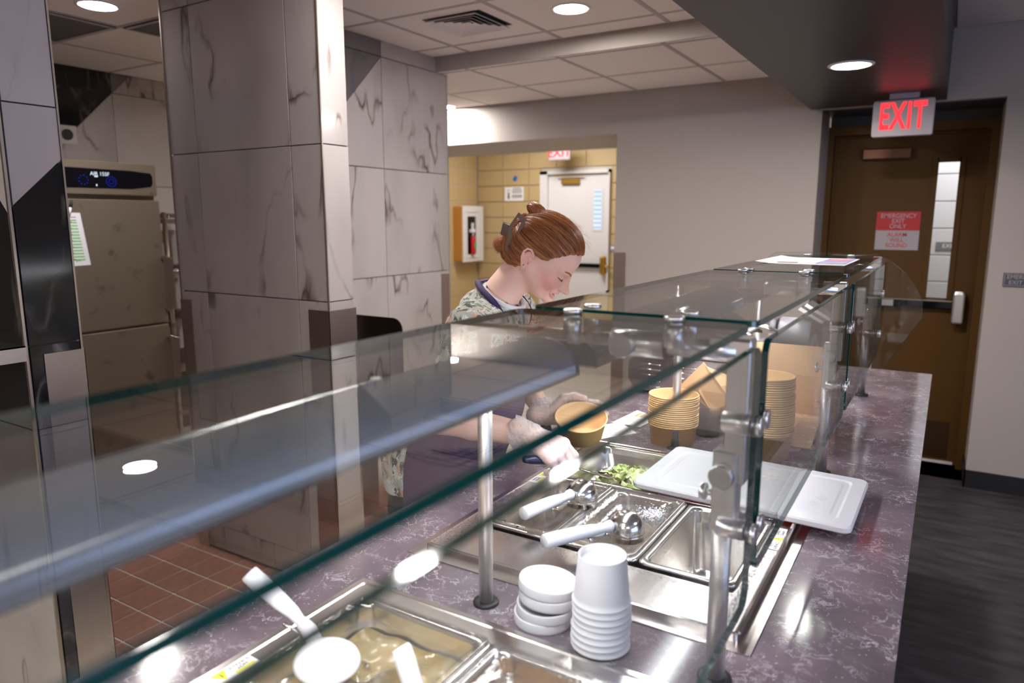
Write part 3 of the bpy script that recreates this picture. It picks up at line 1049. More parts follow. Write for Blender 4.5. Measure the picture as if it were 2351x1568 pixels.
# ------------------------------------------------------------------ serving counter
CX0, CX1, CY0, CY1 = -1.017, -.013, -1.4, 3.48
W1 = (-.80, -.262, .09, .83)       # openings of the two wells
W2 = (-.80, -.262, 1.165, 1.815)
ct = thing('serving_counter', (-.5, 1.0, 0), 'long serving counter with purple grey quartz top and white veining', 'counter')
sl = MB()
ysplit = [CY0, W1[2], W1[3], W2[2], W2[3], CY1]
z0, z1 = .862, .90
for a, b in ((CY0, W1[2]), (W1[3], W2[2]), (W2[3], CY1)):
    sl.box(CX0, CX1, a, b, z0, z1)
for w in (W1, W2):
    sl.box(CX0, w[0], w[2], w[3], z0, z1).box(w[1], CX1, w[2], w[3], z0, z1)
sl.build('countertop', M['quartz'], ct)
MB().box(CX0 + .03, CX1 - .03, CY0, CY1 - .03, .10, z0 - .22).box(CX1 - .05, CX1 - .03, CY0, CY1 - .03, .64, z0).box(CX0 + .03, CX0 + .05, CY0, CY1 - .03, .64, z0).box(CX0 + .05, CX1 - .05, CY1 - .05, CY1 - .03, .64, z0).build('base_cabinet', M['cabinet'], ct)
MB().box(CX0 + .1, CX1 - .1, CY0, CY1 - .1, 0, .10).build('toe_kick', M['black'], ct)


def well(name, w, lab, y0, y1):
    t = thing(name, (-.53, (w[2] + w[3]) / 2, .9), lab, 'food well', 'drop-in steam wells')
    cx, cy = (w[0] + w[1]) / 2, (w[2] + w[3]) / 2
    px0, px1 = -.866, -.2015
    fcx, fcy, fhx, fhy = (px0 + px1) / 2, (y0 + y1) / 2, (px1 - px0) / 2, (y1 - y0) / 2
    hx, hy = (w[1] - w[0]) / 2 - .004, (w[3] - w[2]) / 2 - .004
    # outer flange, raised deck with rounded bead, folded down into the well
    b = MB()
    b.loft([(fhx, fhy, .006, .9004), (fhx, fhy, .006, .9024), (fhx - .026, fhy - .026, .006, .9026), (fhx - .027, fhy - .027, .006, .9148), (fhx - .030, fhy - .030, .006, .9162),
            (fhx - .034, fhy - .034, .006, .9152)], fcx, fcy, 4, (0, 0))
    b.build('flange', M['steel_x'], t)
    d = MB()
    # deck: ring between outer rectangle and the opening (four strips)
    ox0, ox1, oy0, oy1 = fcx - fhx + .034, fcx + fhx - .034, fcy - fhy + .034, fcy + fhy - .034
    ix0, ix1, iy0, iy1 = cx - hx, cx + hx, cy - hy, cy + hy
    for a in ((ox0, ix0, oy0, oy1), (ix1, ox1, oy0, oy1), (ix0, ix1, oy0, iy0), (ix0, ix1, iy1, oy1)):
        d.box(*a, .910, .9152)
    d.build('deck', M['steel_x'], t)
    s = MB()
    s.loft([(hx - .001, hy - .001, .02, .912), (hx - .001, hy - .001, .02, .70), (hx - .01, hy - .01, .03, .69)], cx, cy, 4, (0, 1), True)
    s.build('basin', M['steel_dk'], t)
    return t


w2 = well('hot_food_well', W2, 'far stainless drop-in food well with lettuce pan and portion scoops', 1.019, 1.868)
w1 = well('hot_food_well', W1, 'near stainless drop-in food well at the bottom edge of the picture', .03, .8945)
# long chrome bar handle along the front of the deck
MB().box(-.232, -.222, 1.04, 1.80, .9163, .924, .003).build('edge_rail', M['polish'], w2)


def sticker(parent_name, loc, rz, lab):
    t = thing('warning_label', loc, lab, 'label', rot=(0, 0, rz), local=True)
    MB().box(-.055, .055, -.014, .014, 0, .0006).build('backing', M['paper'], t)
    for x_ in (-.034, .03):
        MB().box(x_ - .016, x_ + .016, .007, .0128, .0006, .0009).build('yellow_band', M['yellow'], t)
    tri = MB().prism([(-.012, -.011), (.012, -.011), (0, .011)], (-.002, 0, .0006), X, Y, Z, .0003)
    tri.build('triangle', M['yellow'], t)
    MB().box(-.0028, -.0012, -.006, .003, .0009, .0011).build('exclamation', M['tape'], t)
    for (x_, y_, s_) in ((-.034, .002, 'HOT'), (-.034, -.006, 'SURFACE'), (.03, .002, 'Surface'), (.03, -.006, 'Chaude')):
        text('lettering', s_, .0085, (x_, y_, .0008), (0, 0, 0), M['tape'], t, .0001)
    return t


sticker('w2', (-.822, 1.500, .9157), math.radians(-90), 'hot surface warning sticker on the back left of the far well, by the gloved hand')
sticker('w2', (-.2455, 1.430, .9157), math.radians(90), 'hot surface warning sticker on the right of the far well under the white lid')
sticker('w1', (-.822, .560, .9157), math.radians(-90), 'hot surface warning sticker on the near well at the bottom edge')


# ------------------------------------------------------------------ pans
def pan(x0, x1, y0, y1, depth, lab, mat=None, group='stainless food pans', z=.9155, floorz=None):
    cx, cy, hx, hy = (x0 + x1) / 2, (y0 + y1) / 2, (x1 - x0) / 2, (y1 - y0) / 2
    t = thing('food_pan', (cx, cy, z), lab, 'pan', group)
    b = MB()
    r = .016
    b.loft([(hx, hy, r, z), (hx, hy, r, z + .0042), (hx - .0015, hy - .0015, r, z + .0058), (hx - .011, hy - .011, r, z + .0056), (hx - .0125, hy - .0125, r + .006, z + .0036),
            (hx - .0145, hy - .0145, r + .008, z - .004), (hx - .021, hy - .021, r + .012, z - depth + .014), (hx - .028, hy - .028, r + .012, z - depth + .003), (hx - .036, hy - .036, r + .01, z - depth)],
           cx, cy, 5, (0, 1), True)
    b.build('bowl', mat or M['polish'], t)
    b = MB()
    b.loft([(hx - .0145, hy - .0145, r + .008, z - .001), (hx - .0205, hy - .0205, r + .012, z - depth + .01), (hx - .03, hy - .03, r + .01, z - depth - .0015)], cx, cy, 5, (0, 1), True)
    b.build('shell', mat or M['polish'], t)
    return t


M['pan'] = bumpy(pmat('pan_steel', (.80, .77, .74), .2, 1), 35, .18, .002)
pan(-.798, -.627, 1.180, 1.505, .10, 'left of three small pans in the front row, under the left scoop', M['pan'])
pan(-.624, -.450, 1.180, 1.505, .10, 'middle pan of the front row, under the clear lid with white residue', M['pan'])
pan(-.447, -.266, 1.180, 1.505, .145, 'empty stainless pan at the right of the far well', M['pan'])
pan(-.798, -.535, 1.512, 1.812, .065, 'stainless pan holding chopped lettuce', M['pan'])
pan(-.532, -.266, 1.512, 1.812, .10, 'stainless pan covered by the white plastic lid', M['pan'])
MB().box(-.8, -.264, 1.5055, 1.5115, .9155, .9195).build('adapter_bar', M['polish'], w2)
pan(-.798, -.535, .520, .826, .10, 'pan with golden food under a clear lid in the near well', M['pan'])
pan(-.531, -.266, .520, .826, .10, 'right pan of the near well with brown food under a clear lid', M['pan'])
pan(-.798, -.535, .210, .516, .10, 'nearest left pan of the near well at the bottom left edge', M['pan'])


def clear_lid(x0, x1, y0, y1, lab, handle=True, z=.9215):
    cx, cy, hx, hy = (x0 + x1) / 2, (y0 + y1) / 2, (x1 - x0) / 2, (y1 - y0) / 2
    t = thing('pan_cover', (cx, cy, z), lab, 'lid', 'clear plastic pan lids')
    b = MB()
    r = .014
    k = .0016
    top = [(hx, hy, r, z - .0), (hx, hy, r, z + .006), (hx - .004, hy - .004, r, z + .008), (hx - .010, hy - .010, r, z + .0075), (hx - .014, hy - .014, r + .01, z + .0015),
           (hx - .024, hy - .024, r + .02, z + .0), (hx - .028, hy - .028, r + .02, z - .003), (.03, .022, .012, z - .003)]
    if handle:
        top += [(.028, .020, .010, z - .012), (.012, .016, .006, z - .013), (.010, .015, .006, z + .0), (.006, .012, .004, z + .001)]
    bot = [(max(a - k, .001), max(c - k, .001), r_, h - k) for a, c, r_, h in top]
    b.loft(top + bot[::-1], cx, cy, 5, (0, 0), True)
    # rim closes on itself
    n = (5 + 1) * 4
    m = 2 * len(top)
    for i in range(n):
        b.add([], [])
    me_f = []
    for i in range(n):
        j = (i + 1) % n
        b.f.append([(m - 1) * n + i, (m - 1) * n + j, j, i])
        b.mi.append(0)
        b.sm.append(True)
    b.build('sheet', M['plastic_clear'], t, recalc=True)
    return t


clear_lid(-.796, -.629, 1.183, 1.502, 'clear plastic pan lid with food residue under the left scoop')
clear_lid(-.622, -.452, 1.183, 1.502, 'clear plastic pan lid with a patch of white residue beside the empty pan')
clear_lid(-.796, -.537, .523, .823, 'clear plastic lid over the golden food in the near well')
clear_lid(-.529, -.268, .523, .823, 'clear plastic lid over brown food at the bottom edge')


# food in pans
def heap(name, x0, x1, y0, y1, z, h, mat, lab, cat, seed, nx=40, parent=None):
    rnd = np.random.RandomState(seed)
    gx = np.linspace(x0, x1, nx)
    gy = np.linspace(y0, y1, nx)
    A, B = np.meshgrid(gx, gy, indexing='ij')
    H = np.zeros_like(A)
    for _ in range(60):
        cx, cy, r = rnd.uniform(x0, x1), rnd.uniform(y0, y1), rnd.uniform(.012, .04)
        H = np.maximum(H, h * rnd.uniform(.4, 1) * np.exp(-((A - cx) ** 2 + (B - cy) ** 2) / r ** 2))
    vs = [(A[i, j], B[i, j], z + H[i, j]) for i in range(nx) for j in range(nx)]
    fs = [(i * nx + j, (i + 1) * nx + j, (i + 1) * nx + j + 1, i * nx + j + 1) for i in range(nx - 1) for j in range(nx - 1)]
    o = MB().add(vs, fs, True).build(name, mat)
    return tag(o, lab, cat, None, 'stuff')


M['golden'] = bumpy(pmat('golden_broth_food', (.62, .42, .11), .22), 14, .5, .01, 5, colvar=(.78, .66, .38))
M['brown'] = bumpy(pmat('brown_meat_food', (.33, .16, .05), .35), 40, .7, .01, 5, colvar=(.55, .33, .14))
M['pale'] = bumpy(pmat('pale_chicken_food', (.62, .5, .36), .5), 45, .7, .01, 5, colvar=(.42, .3, .2))
heap('golden_food', -.775, -.558, .545, .803, .878, .009, M['golden'], 'golden food in broth in the near left pan', 'food', 1)
heap('brown_food', -.508, -.289, .545, .803, .876, .012, M['brown'], 'browned chopped food in the near right pan', 'food', 2)
heap('pale_food', -.775, -.648, 1.205, 1.482, .862, .03, M['pale'], 'pale shredded food under the left clear lid of the far well', 'food', 3)
heap('pale_food', -.601, -.473, 1.205, 1.482, .852, .012, M['pale'], 'pale leftovers under the middle clear lid of the far well', 'food', 4)
heap('golden_food', -.775, -.558, .235, .493, .872, .022, M['golden'], 'golden food in the nearest left pan', 'food', 7)

# condensation beads on the deck around the far pans
rnd = random.Random(5)
bd = MB()


def bead(x, y, r, z=.9152):
    bd.lathe([(r, 0), (r * .75, r * .35), (.0001, r * .5)], (x, y, z), 'z', 6, False)


for _ in range(900):
    bead(rnd.uniform(-.838, -.806), rnd.uniform(1.06, 1.40), rnd.uniform(.0008, .0022))
for _ in range(1100):
    bead(rnd.uniform(-.262, -.252) + rnd.uniform(0, .018) * rnd.random(), rnd.uniform(1.06, 1.5), rnd.uniform(.0008, .002))
for _ in range(1300):
    bead(rnd.uniform(-.8, -.26), 1.163 - abs(rnd.gauss(0, .012)), rnd.uniform(.0006, .0013))
tag(bd.build('water_beads', M['plastic_clear']), 'beads of condensation on the steel deck of the far well', 'water', None, 'stuff')
cr = MB()
for _ in range(420):
    x, y, r = rnd.gauss(-.50, .018), rnd.gauss(1.415, .022), rnd.uniform(.0008, .0022)
    if abs(x + .50) < .05 and 1.34 < y < 1.47:
        cr.lathe([(r, 0), (r * .8, r * .6), (.0001, r * .9)], (x, y, .9186), 'z', 5, False)
tag(cr.build('white_residue', M['paper_white']), 'patch of white rice residue on the middle clear lid', 'food', None, 'stuff')

# lettuce
lm = pmat('lettuce_leaf', (.72, .82, .30), .5, 0, Subsurface_Weight=.15)
bumpy(lm, 60, .5, .002, 3, colvar=(.92, .92, .62))
lb = MB()
rnd = random.Random(11)
for k in range(150):
    # each shred a crinkled curled strip
    q = rnd.random() ** .7
    cx = -.665 + rnd.uniform(-.075, .095)
    cy = 1.665 + rnd.uniform(-.105, .115)
    cz = .868 + .038 * math.exp(-((cx + .64) ** 2 + (cy - 1.66) ** 2) / .006) * rnd.uniform(.3, 1) + rnd.uniform(0, .008)
    Lh, Wd = rnd.uniform(.010, .021), rnd.uniform(.006, .013)
    R = Matrix.Rotation(rnd.uniform(0, 2 * PI), 3, 'Z') @ Matrix.Rotation(rnd.uniform(-.9, .9), 3, 'X') @ Matrix.Rotation(rnd.uniform(-.7, .7), 3, 'Y')
    ph, fr = rnd.uniform(0, 6), rnd.uniform(250, 420)
    n, m = 6, 5
    vs = []
    for i in range(n):
        for j in range(m):
            u = (i / (n - 1) - .5) * 2
            w = (j / (m - 1) - .5) * 2
            edge = .75 + .3 * rnd.random() if abs(u) == 1 or abs(w) == 1 else 1
            p = Vector((u * Lh * edge, w * Wd * edge, .0022 * math.sin(fr * u * Lh + ph) + .0018 * math.cos(300 * w * Wd + ph) + .004 * u * u))
            vs.append(R @ p + Vector((cx, cy, cz)))
    fs = [(i * m + j, (i + 1) * m + j, (i + 1) * m + j + 1, i * m + j + 1) for i in range(n - 1) for j in range(m - 1)]
    lb.add(vs, fs, True)
tag(lb.build('chopped_lettuce', lm), 'heap of chopped green lettuce in the stainless pan', 'lettuce', None, 'stuff')

# white cutting-board like lid over the back right pan
M['lid_milk'] = pmat('milky_polyethylene', (.72, .71, .73), .35, 0, Subsurface_Weight=.2, Transmission_Weight=.12)
wl_ = thing('plastic_cover', (-.353, 1.67, .926), 'translucent white plastic lid lying across the back right pan', 'lid', rot=(0, math.radians(.6), math.radians(-.8)), local=True)
hx, hy = .237, .161
MB().loft([(hx - .003, hy - .003, .016, -.002), (hx, hy, .018, .001), (hx, hy, .018, .010), (hx - .003, hy - .003, .018, .0135), (hx - .030, hy - .030, .02, .0135),
           (hx - .036, hy - .036, .02, .0105), (hx - .046, hy - .046, .02, .0105), (hx - .051, hy - .051, .02, .0125), (.02, .015, .01, .0125)], 0, 0, 5, (1, 1), False).build('sheet', M['lid_milk'], wl_)
for dx_ in (-.04, .0):
    text('embossing', '///', .03, (.16 + dx_ * .3, -.02 + dx_, .0128), (0, 0, math.radians(60)), M['lid_milk'], wl_, .0005)

# ------------------------------------------------------------------ sneeze guard
GZ = 1.419      # upper face of the glass shelf
FY = [-.055, .942, 1.932, 2.915]


def rr2(x0, x1, y0, y1, r, n=5, only=(1, 1, 1, 1)):
    out = []
    cs = ((x1, y1, 0), (x0, y1, 1), (x0, y0, 2), (x1, y0, 3))
    for (cx, cy, k), on in zip(cs, only):
        if not on:
            out.append((cx, cy))
            continue
        sx = -1 if k in (0, 3) else 1
        sy = -1 if k in (0, 1) else 1
        for i in range(n + 1):
            a = PI / 2 * (k + i / n)
            out.append((cx + sx * r + r * math.cos(a), cy + sy * r + r * math.sin(a)))
    return out


def glass_sheet(name, poly, o, u, v, nrm, t, lab, cat='glass panel', group=None):
    """sheet with green polished edges (material 1) and clear faces"""
    b = MB()
    b.prism(poly, o, u, v, nrm, t, .0009)
    n = len(poly)
    for i in range(len(b.f)):
        if i < 2 * n:
            b.mi[i] = 1 if i < n else 1
    ob = b.build(name, [M['glass'], M['glass_edge']], None, recalc=True)
    return tag(ob, lab, cat, group)


secs = [(-.5, .924, 'nearest'), (.956, 1.916, 'middle'), (1.948, 2.905, 'farthest')]
for y0, y1, nm in secs:
    glass_sheet('glass_shelf', rr2(-.548, -.206, y0, y1, .018), (0, 0, GZ - .009), X, Y, Z, .009, nm + ' horizontal glass shelf of the sneeze guard', 'glass shelf', 'sneeze guard glass shelves')
for (y0, y1, nm) in ((-.5, .924, 'nearest'), (.962, 1.912, 'middle'), (1.946, 2.895, 'farthest')):
    glass_sheet('sneeze_glass', rr2(y0, y1, 1.066 if y0 > 0 else 1.038, 1.394, .022), (-.1995, 0, 0), Y, Z, X, .009, nm + ' upright front glass pane of the sneeze guard', 'glass panel', 'sneeze guard front panes')
ep = [(-.62, 1.34), (-.61, 1.405), (-.58, 1.426), (-.44, 1.430), (-.226, 1.428), (-.18, 1.406), (-.153, 1.385), (-.12, 1.355), (-.092, 1.32), (-.072, 1.285), (-.062, 1.251), (-.059, 1.20), (-.168, 1.008), (-.18, 1.0), (-.20, 1.0), (-.212, 1.008), (-.285, 1.135), (-.34, 1.21)]
glass_sheet('sneeze_glass', ep[::-1], (0, 2.955, 0), X, Z, NY, .006, 'curved end pane of the sneeze guard near the brown door', 'glass panel')


def post(b, x, y, z0, z1, r):
    b.cyl((x, y, z0), (x, y, z1), r, 24)


for k, fy in enumerate(FY[1:]):
    nm = ('nearest', 'middle', 'farthest')[k]
    t = thing('guard_frame', (-.43, fy, .9), nm + ' stainless frame of the sneeze guard with two posts and glass clamps', 'guard frame', 'sneeze guard frames')
    MB().cyl((-.627, fy, .9), (-.627, fy, 1.372), .0122, 24).build('rear_post', M['steel'], t)
    MB().lathe([(.022, .0), (.0225, .003), (.0215, .0055), (.0125, .006)], (-.627, fy, .9), 'z', 28).build('base_flange', M['black'], t)
    MB().cyl((-.234, fy, .9), (-.234, fy, 1.16), .0138, 24).build('front_post', M['steel'], t)
    MB().lathe([(.024, .0), (.0245, .003), (.0235, .0055), (.014, .006)], (-.234, fy, .9), 'z', 28).build('base_flange', M['black'], t)
    MB().box(-.2475, -.2145, fy - .0165, fy + .0165, 1.130, 1.245, .002).build('pivot_block', M['steel'], t)
    MB().box(-.236, -.206, fy - .012, fy + .022, 1.20, 1.396, .002).build('upright_bar', M['steel'], t)
    MB().cyl((-.233, fy - .030, 1.212), (-.233, fy - .0165, 1.212), .0165, 28, bev=.0015).build('pivot_knob', M['chrome'], t)
    MB().cyl((-.2475, fy, 1.178), (-.258, fy, 1.178), .005, 12).cyl((-.258, fy, 1.178), (-.266, fy, 1.178), .0125, 20, bev=.001).build('thumb_screw', M['chrome'], t)
    # top cross tube: slim rear length, thick socket, square elbow to the upright
    MB().box(-.655, -.40, fy - .010, fy + .012, 1.3725, 1.389, .002).build('cross_rail', M['steel_x'], t)
    MB().cyl((-.402, fy, 1.378), (-.322, fy, 1.378), .019, 28, bev=.001).cyl((-.402, fy, 1.378), (-.40, fy, 1.378), .02, 28).build('socket', M['chrome'], t)
    MB().cyl((-.322, fy, 1.378), (-.318, fy, 1.378), .021, 28).build('rubber_ring', M['black'], t)
    MB().cyl((-.318, fy, 1.379), (-.225, fy, 1.379), .0135, 24).build('front_arm', M['chrome'], t)
    MB().box(-.262, -.207, fy - .010, fy + .022, 1.3735, 1.398, .002).build('elbow', M['steel'], t)
    MB().cyl((-.378, fy - .034, 1.378), (-.378, fy - .0, 1.378), .0175, 28, bev=.0015).build('side_knob', M['chrome'], t)
    for y_ in (fy - .0335 if k < 9 else 0, fy + .0335):
        if k == 2 and y_ > fy:
            continue
        for x_ in (-.452, -.302):
            MB().cyl((x_, y_, 1.383), (x_, y_, GZ - .0092), .0132, 24, bev=.0008).build('standoff', M['chrome'], t)
            MB().cyl((x_, y_, GZ + .0003), (x_, y_, GZ + .0062), .0138, 28, bev=.0016).build('glass_cap', M['chrome'], t)
            MB().box(x_ - .009, x_ + .009, min(y_, fy), max(y_, fy), 1.374, 1.384).build('bracket', M['chrome'], t)
        for z_ in (1.288, 1.140):
            MB().cyl((-.236, y_ * .5 + fy * .5, z_), (-.200, y_ * .5 + fy * .5, z_), .0135, 24, bev=.001).cyl((-.1905, y_ * .6 + fy * .4, z_), (-.1845, y_ * .6 + fy * .4, z_), .0135, 24, bev=.001).build('glass_clamp', M['chrome'], t)
    if k == 2:
        MB().box(-.235, -.205, 2.92, 2.952, 1.385, 1.418, .002).cyl((-.22, 2.916, 1.402), (-.22, 2.92, 1.402), .006).build('end_bracket', M['chrome'], t)
        MB().box(-.25, -.21, 2.935, 2.955, 1.0, 1.03, .002).build('end_bracket', M['chrome'], t)

# heat lamp housings under the shelves
arc = []
R_, zc_, xc_ = .062, 1.334, -.506
for i in range(0, 25):
    a = PI * i / 24
    arc.append((xc_ + R_ * math.cos(a), zc_ + .045 * math.sin(a)))
prof = [(xc_ + R_, zc_ - .003)] + arc + [(xc_ - R_, zc_ - .003)]
for y0, y1, nm in ((-.5, .915, 'nearest'), (.968, 1.905, 'middle'), (1.958, 2.88, 'farthest')):
    t = thing('heat_lamp', (xc_, (y0 + y1) / 2, 1.31), nm + ' long grey heat lamp housing under the sneeze guard glass', 'lamp', 'heat lamps of the sneeze guard')
    b = MB()
    n = len(prof)
    vs = [(x, y, z) for y in (y0, y1) for x, z in prof]
    fs = [(i, i + 1, n + i + 1, n + i) for i in range(n - 1)] + [tuple(range(n)), tuple(range(2 * n - 1, n - 1, -1))]
    b.add(vs, fs, False)
    for i in range(n - 1):
        b.sm[i] = True
    b.build('housing', M['lamp_grey'], t)
    for ya, yb in ((y0 + .002, y0 + .010), (y1 - .010, y1 - .002)):
        e = MB()
        p2 = [(xc_ + (x - xc_) * 1.035, zc_ + (z - zc_) * 1.035) for x, z in prof]
        vs = [(x, y, z) for y in (ya, yb) for x, z in p2]
        e.add(vs, fs)
        e.build('end_ring', M['lamp_grey'], t)
    MB().box(xc_ - R_ - .001, xc_ + R_ + .0015, y0, y1, zc_ - .006, zc_ - .003).build('bottom_lip', M['steel_x'], t)
    MB().box(xc_ - .035, xc_ + .035, y0 + .03, y1 - .03, zc_ - .0085, zc_ - .0062).build('diffuser', M['strip'], t)
    sp_ = MB()
    for yy in (y1 - .03, y1 - .33):
        sp_.cyl((xc_ - .03, yy, zc_ + .04), (xc_ - .03, yy, 1.376), .006, 12)
    sp_.build('hanger', M['chrome'], t)
    y0c = max(y0, -.2)
    area('counter_lamp', (xc_, (y0c + y1) / 2, zc_ - .0105), (0, .28, 0), .06, y1 - y0c - .08, GUARD_W * (y1 - y0c), (.93, .94, 1))


# ------------------------------------------------------------------ copies
def children(o):
    return [c for c in bpy.data.objects if c.parent == o]


def copy_tree(o, loc, rot=None, label=None):
    c = o.copy()
    COL.objects.link(c)
    d = Vector(loc) - o.location
    c.location = loc
    if rot is not None:
        c.rotation_euler = rot
    if label:
        c['label'] = label
    for ch in children(o):
        k = ch.copy()
        COL.objects.link(k)
        k.parent = c
        for g in children(ch):
            q = g.copy()
            COL.objects.link(q)
            q.parent = k
    return c


# ------------------------------------------------------------------ portion scoops
M['scoop'] = pmat('satin_scoop_steel', (.72, .69, .67), .17, 1, Anisotropic=.6)


def scoop(loc, rz, tilt, lab, roll=0):
    t = thing('food_disher', loc, lab, 'scoop', 'dome portion scoops', rot=(roll, tilt, rz), local=True)
    # local: handle on -x, dome over the origin, resting on its rim at z = 0
    pr = [(.0001, .0565)] + [(.0365 * math.sin(a), .020 + .0365 * math.cos(a)) for a in [PI / 2 * q / 9 for q in range(1, 10)]] + [(.0365, .012), (.0358, .0115), (.0358, .0), (.0348, .0)]
    MB().lathe(pr[::-1], (0, 0, 0), 'z', 36, False).build('bowl', M['scoop'], t)
    MB().lathe([(.0368, .0105), (.0374, .012), (.0368, .0135)], (0, 0, 0), 'z', 36, False).build('bowl_ring', M['polish'], t)
    h = MB()
    pts = [(-.195, 0, .036), (-.193, 0, .036), (-.17, 0, .036), (-.14, 0, .0355), (-.11, 0, .035), (-.085, 0, .034), (-.07, 0, .033), (-.055, 0, .0325), (-.046, 0, .033), (-.040, 0, .033), (-.036, 0, .0325)]
    rs = [.012, .0138, .0142, .0140, .0132, .0118, .0100, .0092, .0118, .0120, .009]
    h.tube(pts, rs, 18)
    h.build('handle', M['plastic_white'], t)
    lv = MB()
    lv.prism([(-.088, .022), (-.060, .018), (-.052, .028), (-.056, .031), (-.09, .031)], (0, .006, 0), X, Z, NY, .012, .001)
    lv.build('thumb_lever', M['plastic_white'], t)
    MB().box(-.094, -.040, -.006, -.004, .018, .021).box(-.094, -.040, .004, .006, .018, .021).cyl((-.092, -.010, .0195), (-.092, .010, .0195), .0028, 10).cyl((-.05, -.008, .02), (-.05, .008, .02), .004, 10).cyl((-.040, 0, .033), (-.030, 0, .030), .0045, 12).build('mechanism', M['polish'], t)
    return t


s1 = scoop((-.654, 1.372, .9232), math.atan2(.182, .038), 0.0, 'dome scoop with white handle resting on the left clear lid')
s2 = scoop((-.502, 1.262, .9232), math.atan2(.175, .098), 0.0, 'dome scoop with white handle resting on the middle clear lid')
hd = thing('portion_spoon', (-.70, .64, .925), 'white plastic portion spoon with round head resting on the near lid', 'spoon')
MB().tube([(-.8515, .6395, 1.030), (-.850, .640, 1.0285), (-.835, .648, 1.012), (-.81, .661, .985), (-.795, .670, .968), (-.78, .672, .955)], [.0122, .0135, .014, .0125, .010, .0075], 18).build('handle', M['plastic_white'], hd)
MB().tube([(-.782, .672, .957), (-.765, .672, .948), (-.745, .665, .940)], [.009, .012, .011], 14).build('neck', M['plastic_white'], hd)
MB().lathe([(.003, .012), (.034, .012), (.044, .007), (.047, .0), (.045, -.002), (.03, -.0025), (.003, -.0025)], (-.700, .645, .9335), (.12, -.05, 1), 36).build('round_head', M['plastic_white'], hd)
MB().tube([(-.80, .655, .955), (-.787, .66, .95), (-.783, .672, .935), (-.77, .68, .93)], .003, 8).build('hook', M['polish'], hd)
h2 = thing('portion_spoon', (-.52, .62, .93), 'white handled utensil leaning out of the pan at the bottom edge', 'spoon')
MB().tube([(-.560, .642, 1.005), (-.559, .6418, 1.004), (-.55, .638, .992), (-.53, .630, .965), (-.515, .625, .948), (-.505, .62, .94)], [.0118, .0128, .0135, .0125, .011, .009], 18).build('handle', M['plastic_white'], h2)
MB().lathe([(.003, .010), (.026, .010), (.034, .0), (.03, -.002), (.003, -.0025)], (-.475, .607, .934), (.1, 0, 1), 30).build('round_head', M['plastic_white'], h2)

# ------------------------------------------------------------------ white soup cups and lids
prof = [(.0438, 0), (.0452, .0008), (.0460, .0026), (.0452, .0044), (.0436, .0050), (.0425, .012), (.0370, .0745), (.0366, .0752), (.0352, .0745), (.0345, .0650), (.0001, .0650)]
cup = thing('soup_cup', (-.408, .932, .9028), 'lowest upside-down white paper cup of the stack beside the lids', 'cup', 'upside-down white cup stack')
MB().lathe(prof, (-.408, .932, .9028), 'z', 40, False).build('cup_wall', M['paper_white'], cup)
rnd = random.Random(4)
names = ['second', 'third', 'fourth', 'fifth', 'sixth', 'seventh']
for k in range(7):
    lab = ('topmost upside-down white cup of the stack, showing its whole side' if k == 6 else names[k] + ' cup from the bottom of the upside-down white stack')
    copy_tree(cup, (-.408 + rnd.uniform(-.001, .001), .932 + rnd.uniform(-.001, .001) + .0005 * k, .9028 + .0103 * (k + 1)), (0, 0, 0), lab)

lp_ = [(.0470, 0), (.0482, .0004), (.0488, .004), (.0488, .0155), (.0482, .0172), (.0462, .0178), (.0452, .0168), (.0446, .0150), (.0001, .0150)]
lid = thing('paper_cover', (-.5175, .948, .9005), 'bottom white paper lid of the stack of four', 'lid', 'stack of four white lids')
MB().lathe(lp_, (-.5175, .948, .9005), 'z', 44, False).build('lid_shell', M['paper_white'], lid)
for k, (dx, dy, tz, tx, ty, lab) in enumerate(((.004, .002, .0175, .04, .03, 'second lid from the bottom of the white stack, tilted'), (.006, .004, .0365, -.06, .07, 'third white lid of the stack, shifted to the right'),
                                               (.005, .004, .0545, -.06, .09, 'top white lid of the stack of four beside the cups'))):
    copy_tree(lid, (-.5175 + dx, .948 + dy, .9005 + tz), (tx, ty, 0), lab)

# ------------------------------------------------------------------ kraft bowls
def bowl_prof(rt, rb, h):
    return [(.001, .003), (rb - .001, .003), (rb, .0), (rb + .0008, .0), (rt - .0012, h - .004), (rt + .0012, h - .0042), (rt + .0022, h - .002), (rt + .0012, h), (rt - .0012, h), (rt - .0022, h - .003), (rb - .0008, .0045), (.001, .0045)]


def bowl(loc, rt, rb, h, lab, group, rot=None):
    t = thing('paper_bowl', loc, lab, 'bowl', group, rot=rot, local=True)
    MB().lathe(bowl_prof(rt, rb, h), (0, 0, 0), 'z', 44, False).build('bowl_wall', M['kraft'], t)
    return t


b0 = bowl((-.652, 1.985, .9), .0712, .0615, .062, 'bottom kraft paper bowl of the short stack behind the slim rear post', 'short stack of kraft bowls')
rnd = random.Random(9)
for k in range(14):
    copy_tree(b0, (-.652 + rnd.uniform(-.0012, .0012), 1.985 + rnd.uniform(-.0012, .0012), .9 + .0062 * (k + 1)), (0, 0, rnd.uniform(0, 6)),
              'top kraft bowl of the short stack, its yellow inside showing' if k == 13 else ORD[14 - k] + ' kraft bowl from the top of the short stack by the menu cards')
b1 = bowl((-.392, 2.005, .9), .0725, .061, .075, 'bottom kraft bowl of the tall stack by the cardboard box', 'tall stack of kraft bowls')
for k in range(25):
    copy_tree(b1, (-.392 + rnd.uniform(-.0015, .0015) - .0002 * k, 2.005 + rnd.uniform(-.0015, .0015), .9 + .0062 * (k + 1)), (0, 0, rnd.uniform(0, 6)),
              'top kraft bowl of the tall stack, its open mouth showing' if k == 24 else ORD[25 - k] + ' kraft bowl from the top of the tall stack by the cardboard box')
hb = bowl((-.838, 1.742, .957), .0715, .0600, .062, 'kraft paper bowl held by the server over the food pans', None, rot=(math.radians(17), math.radians(10), 0))

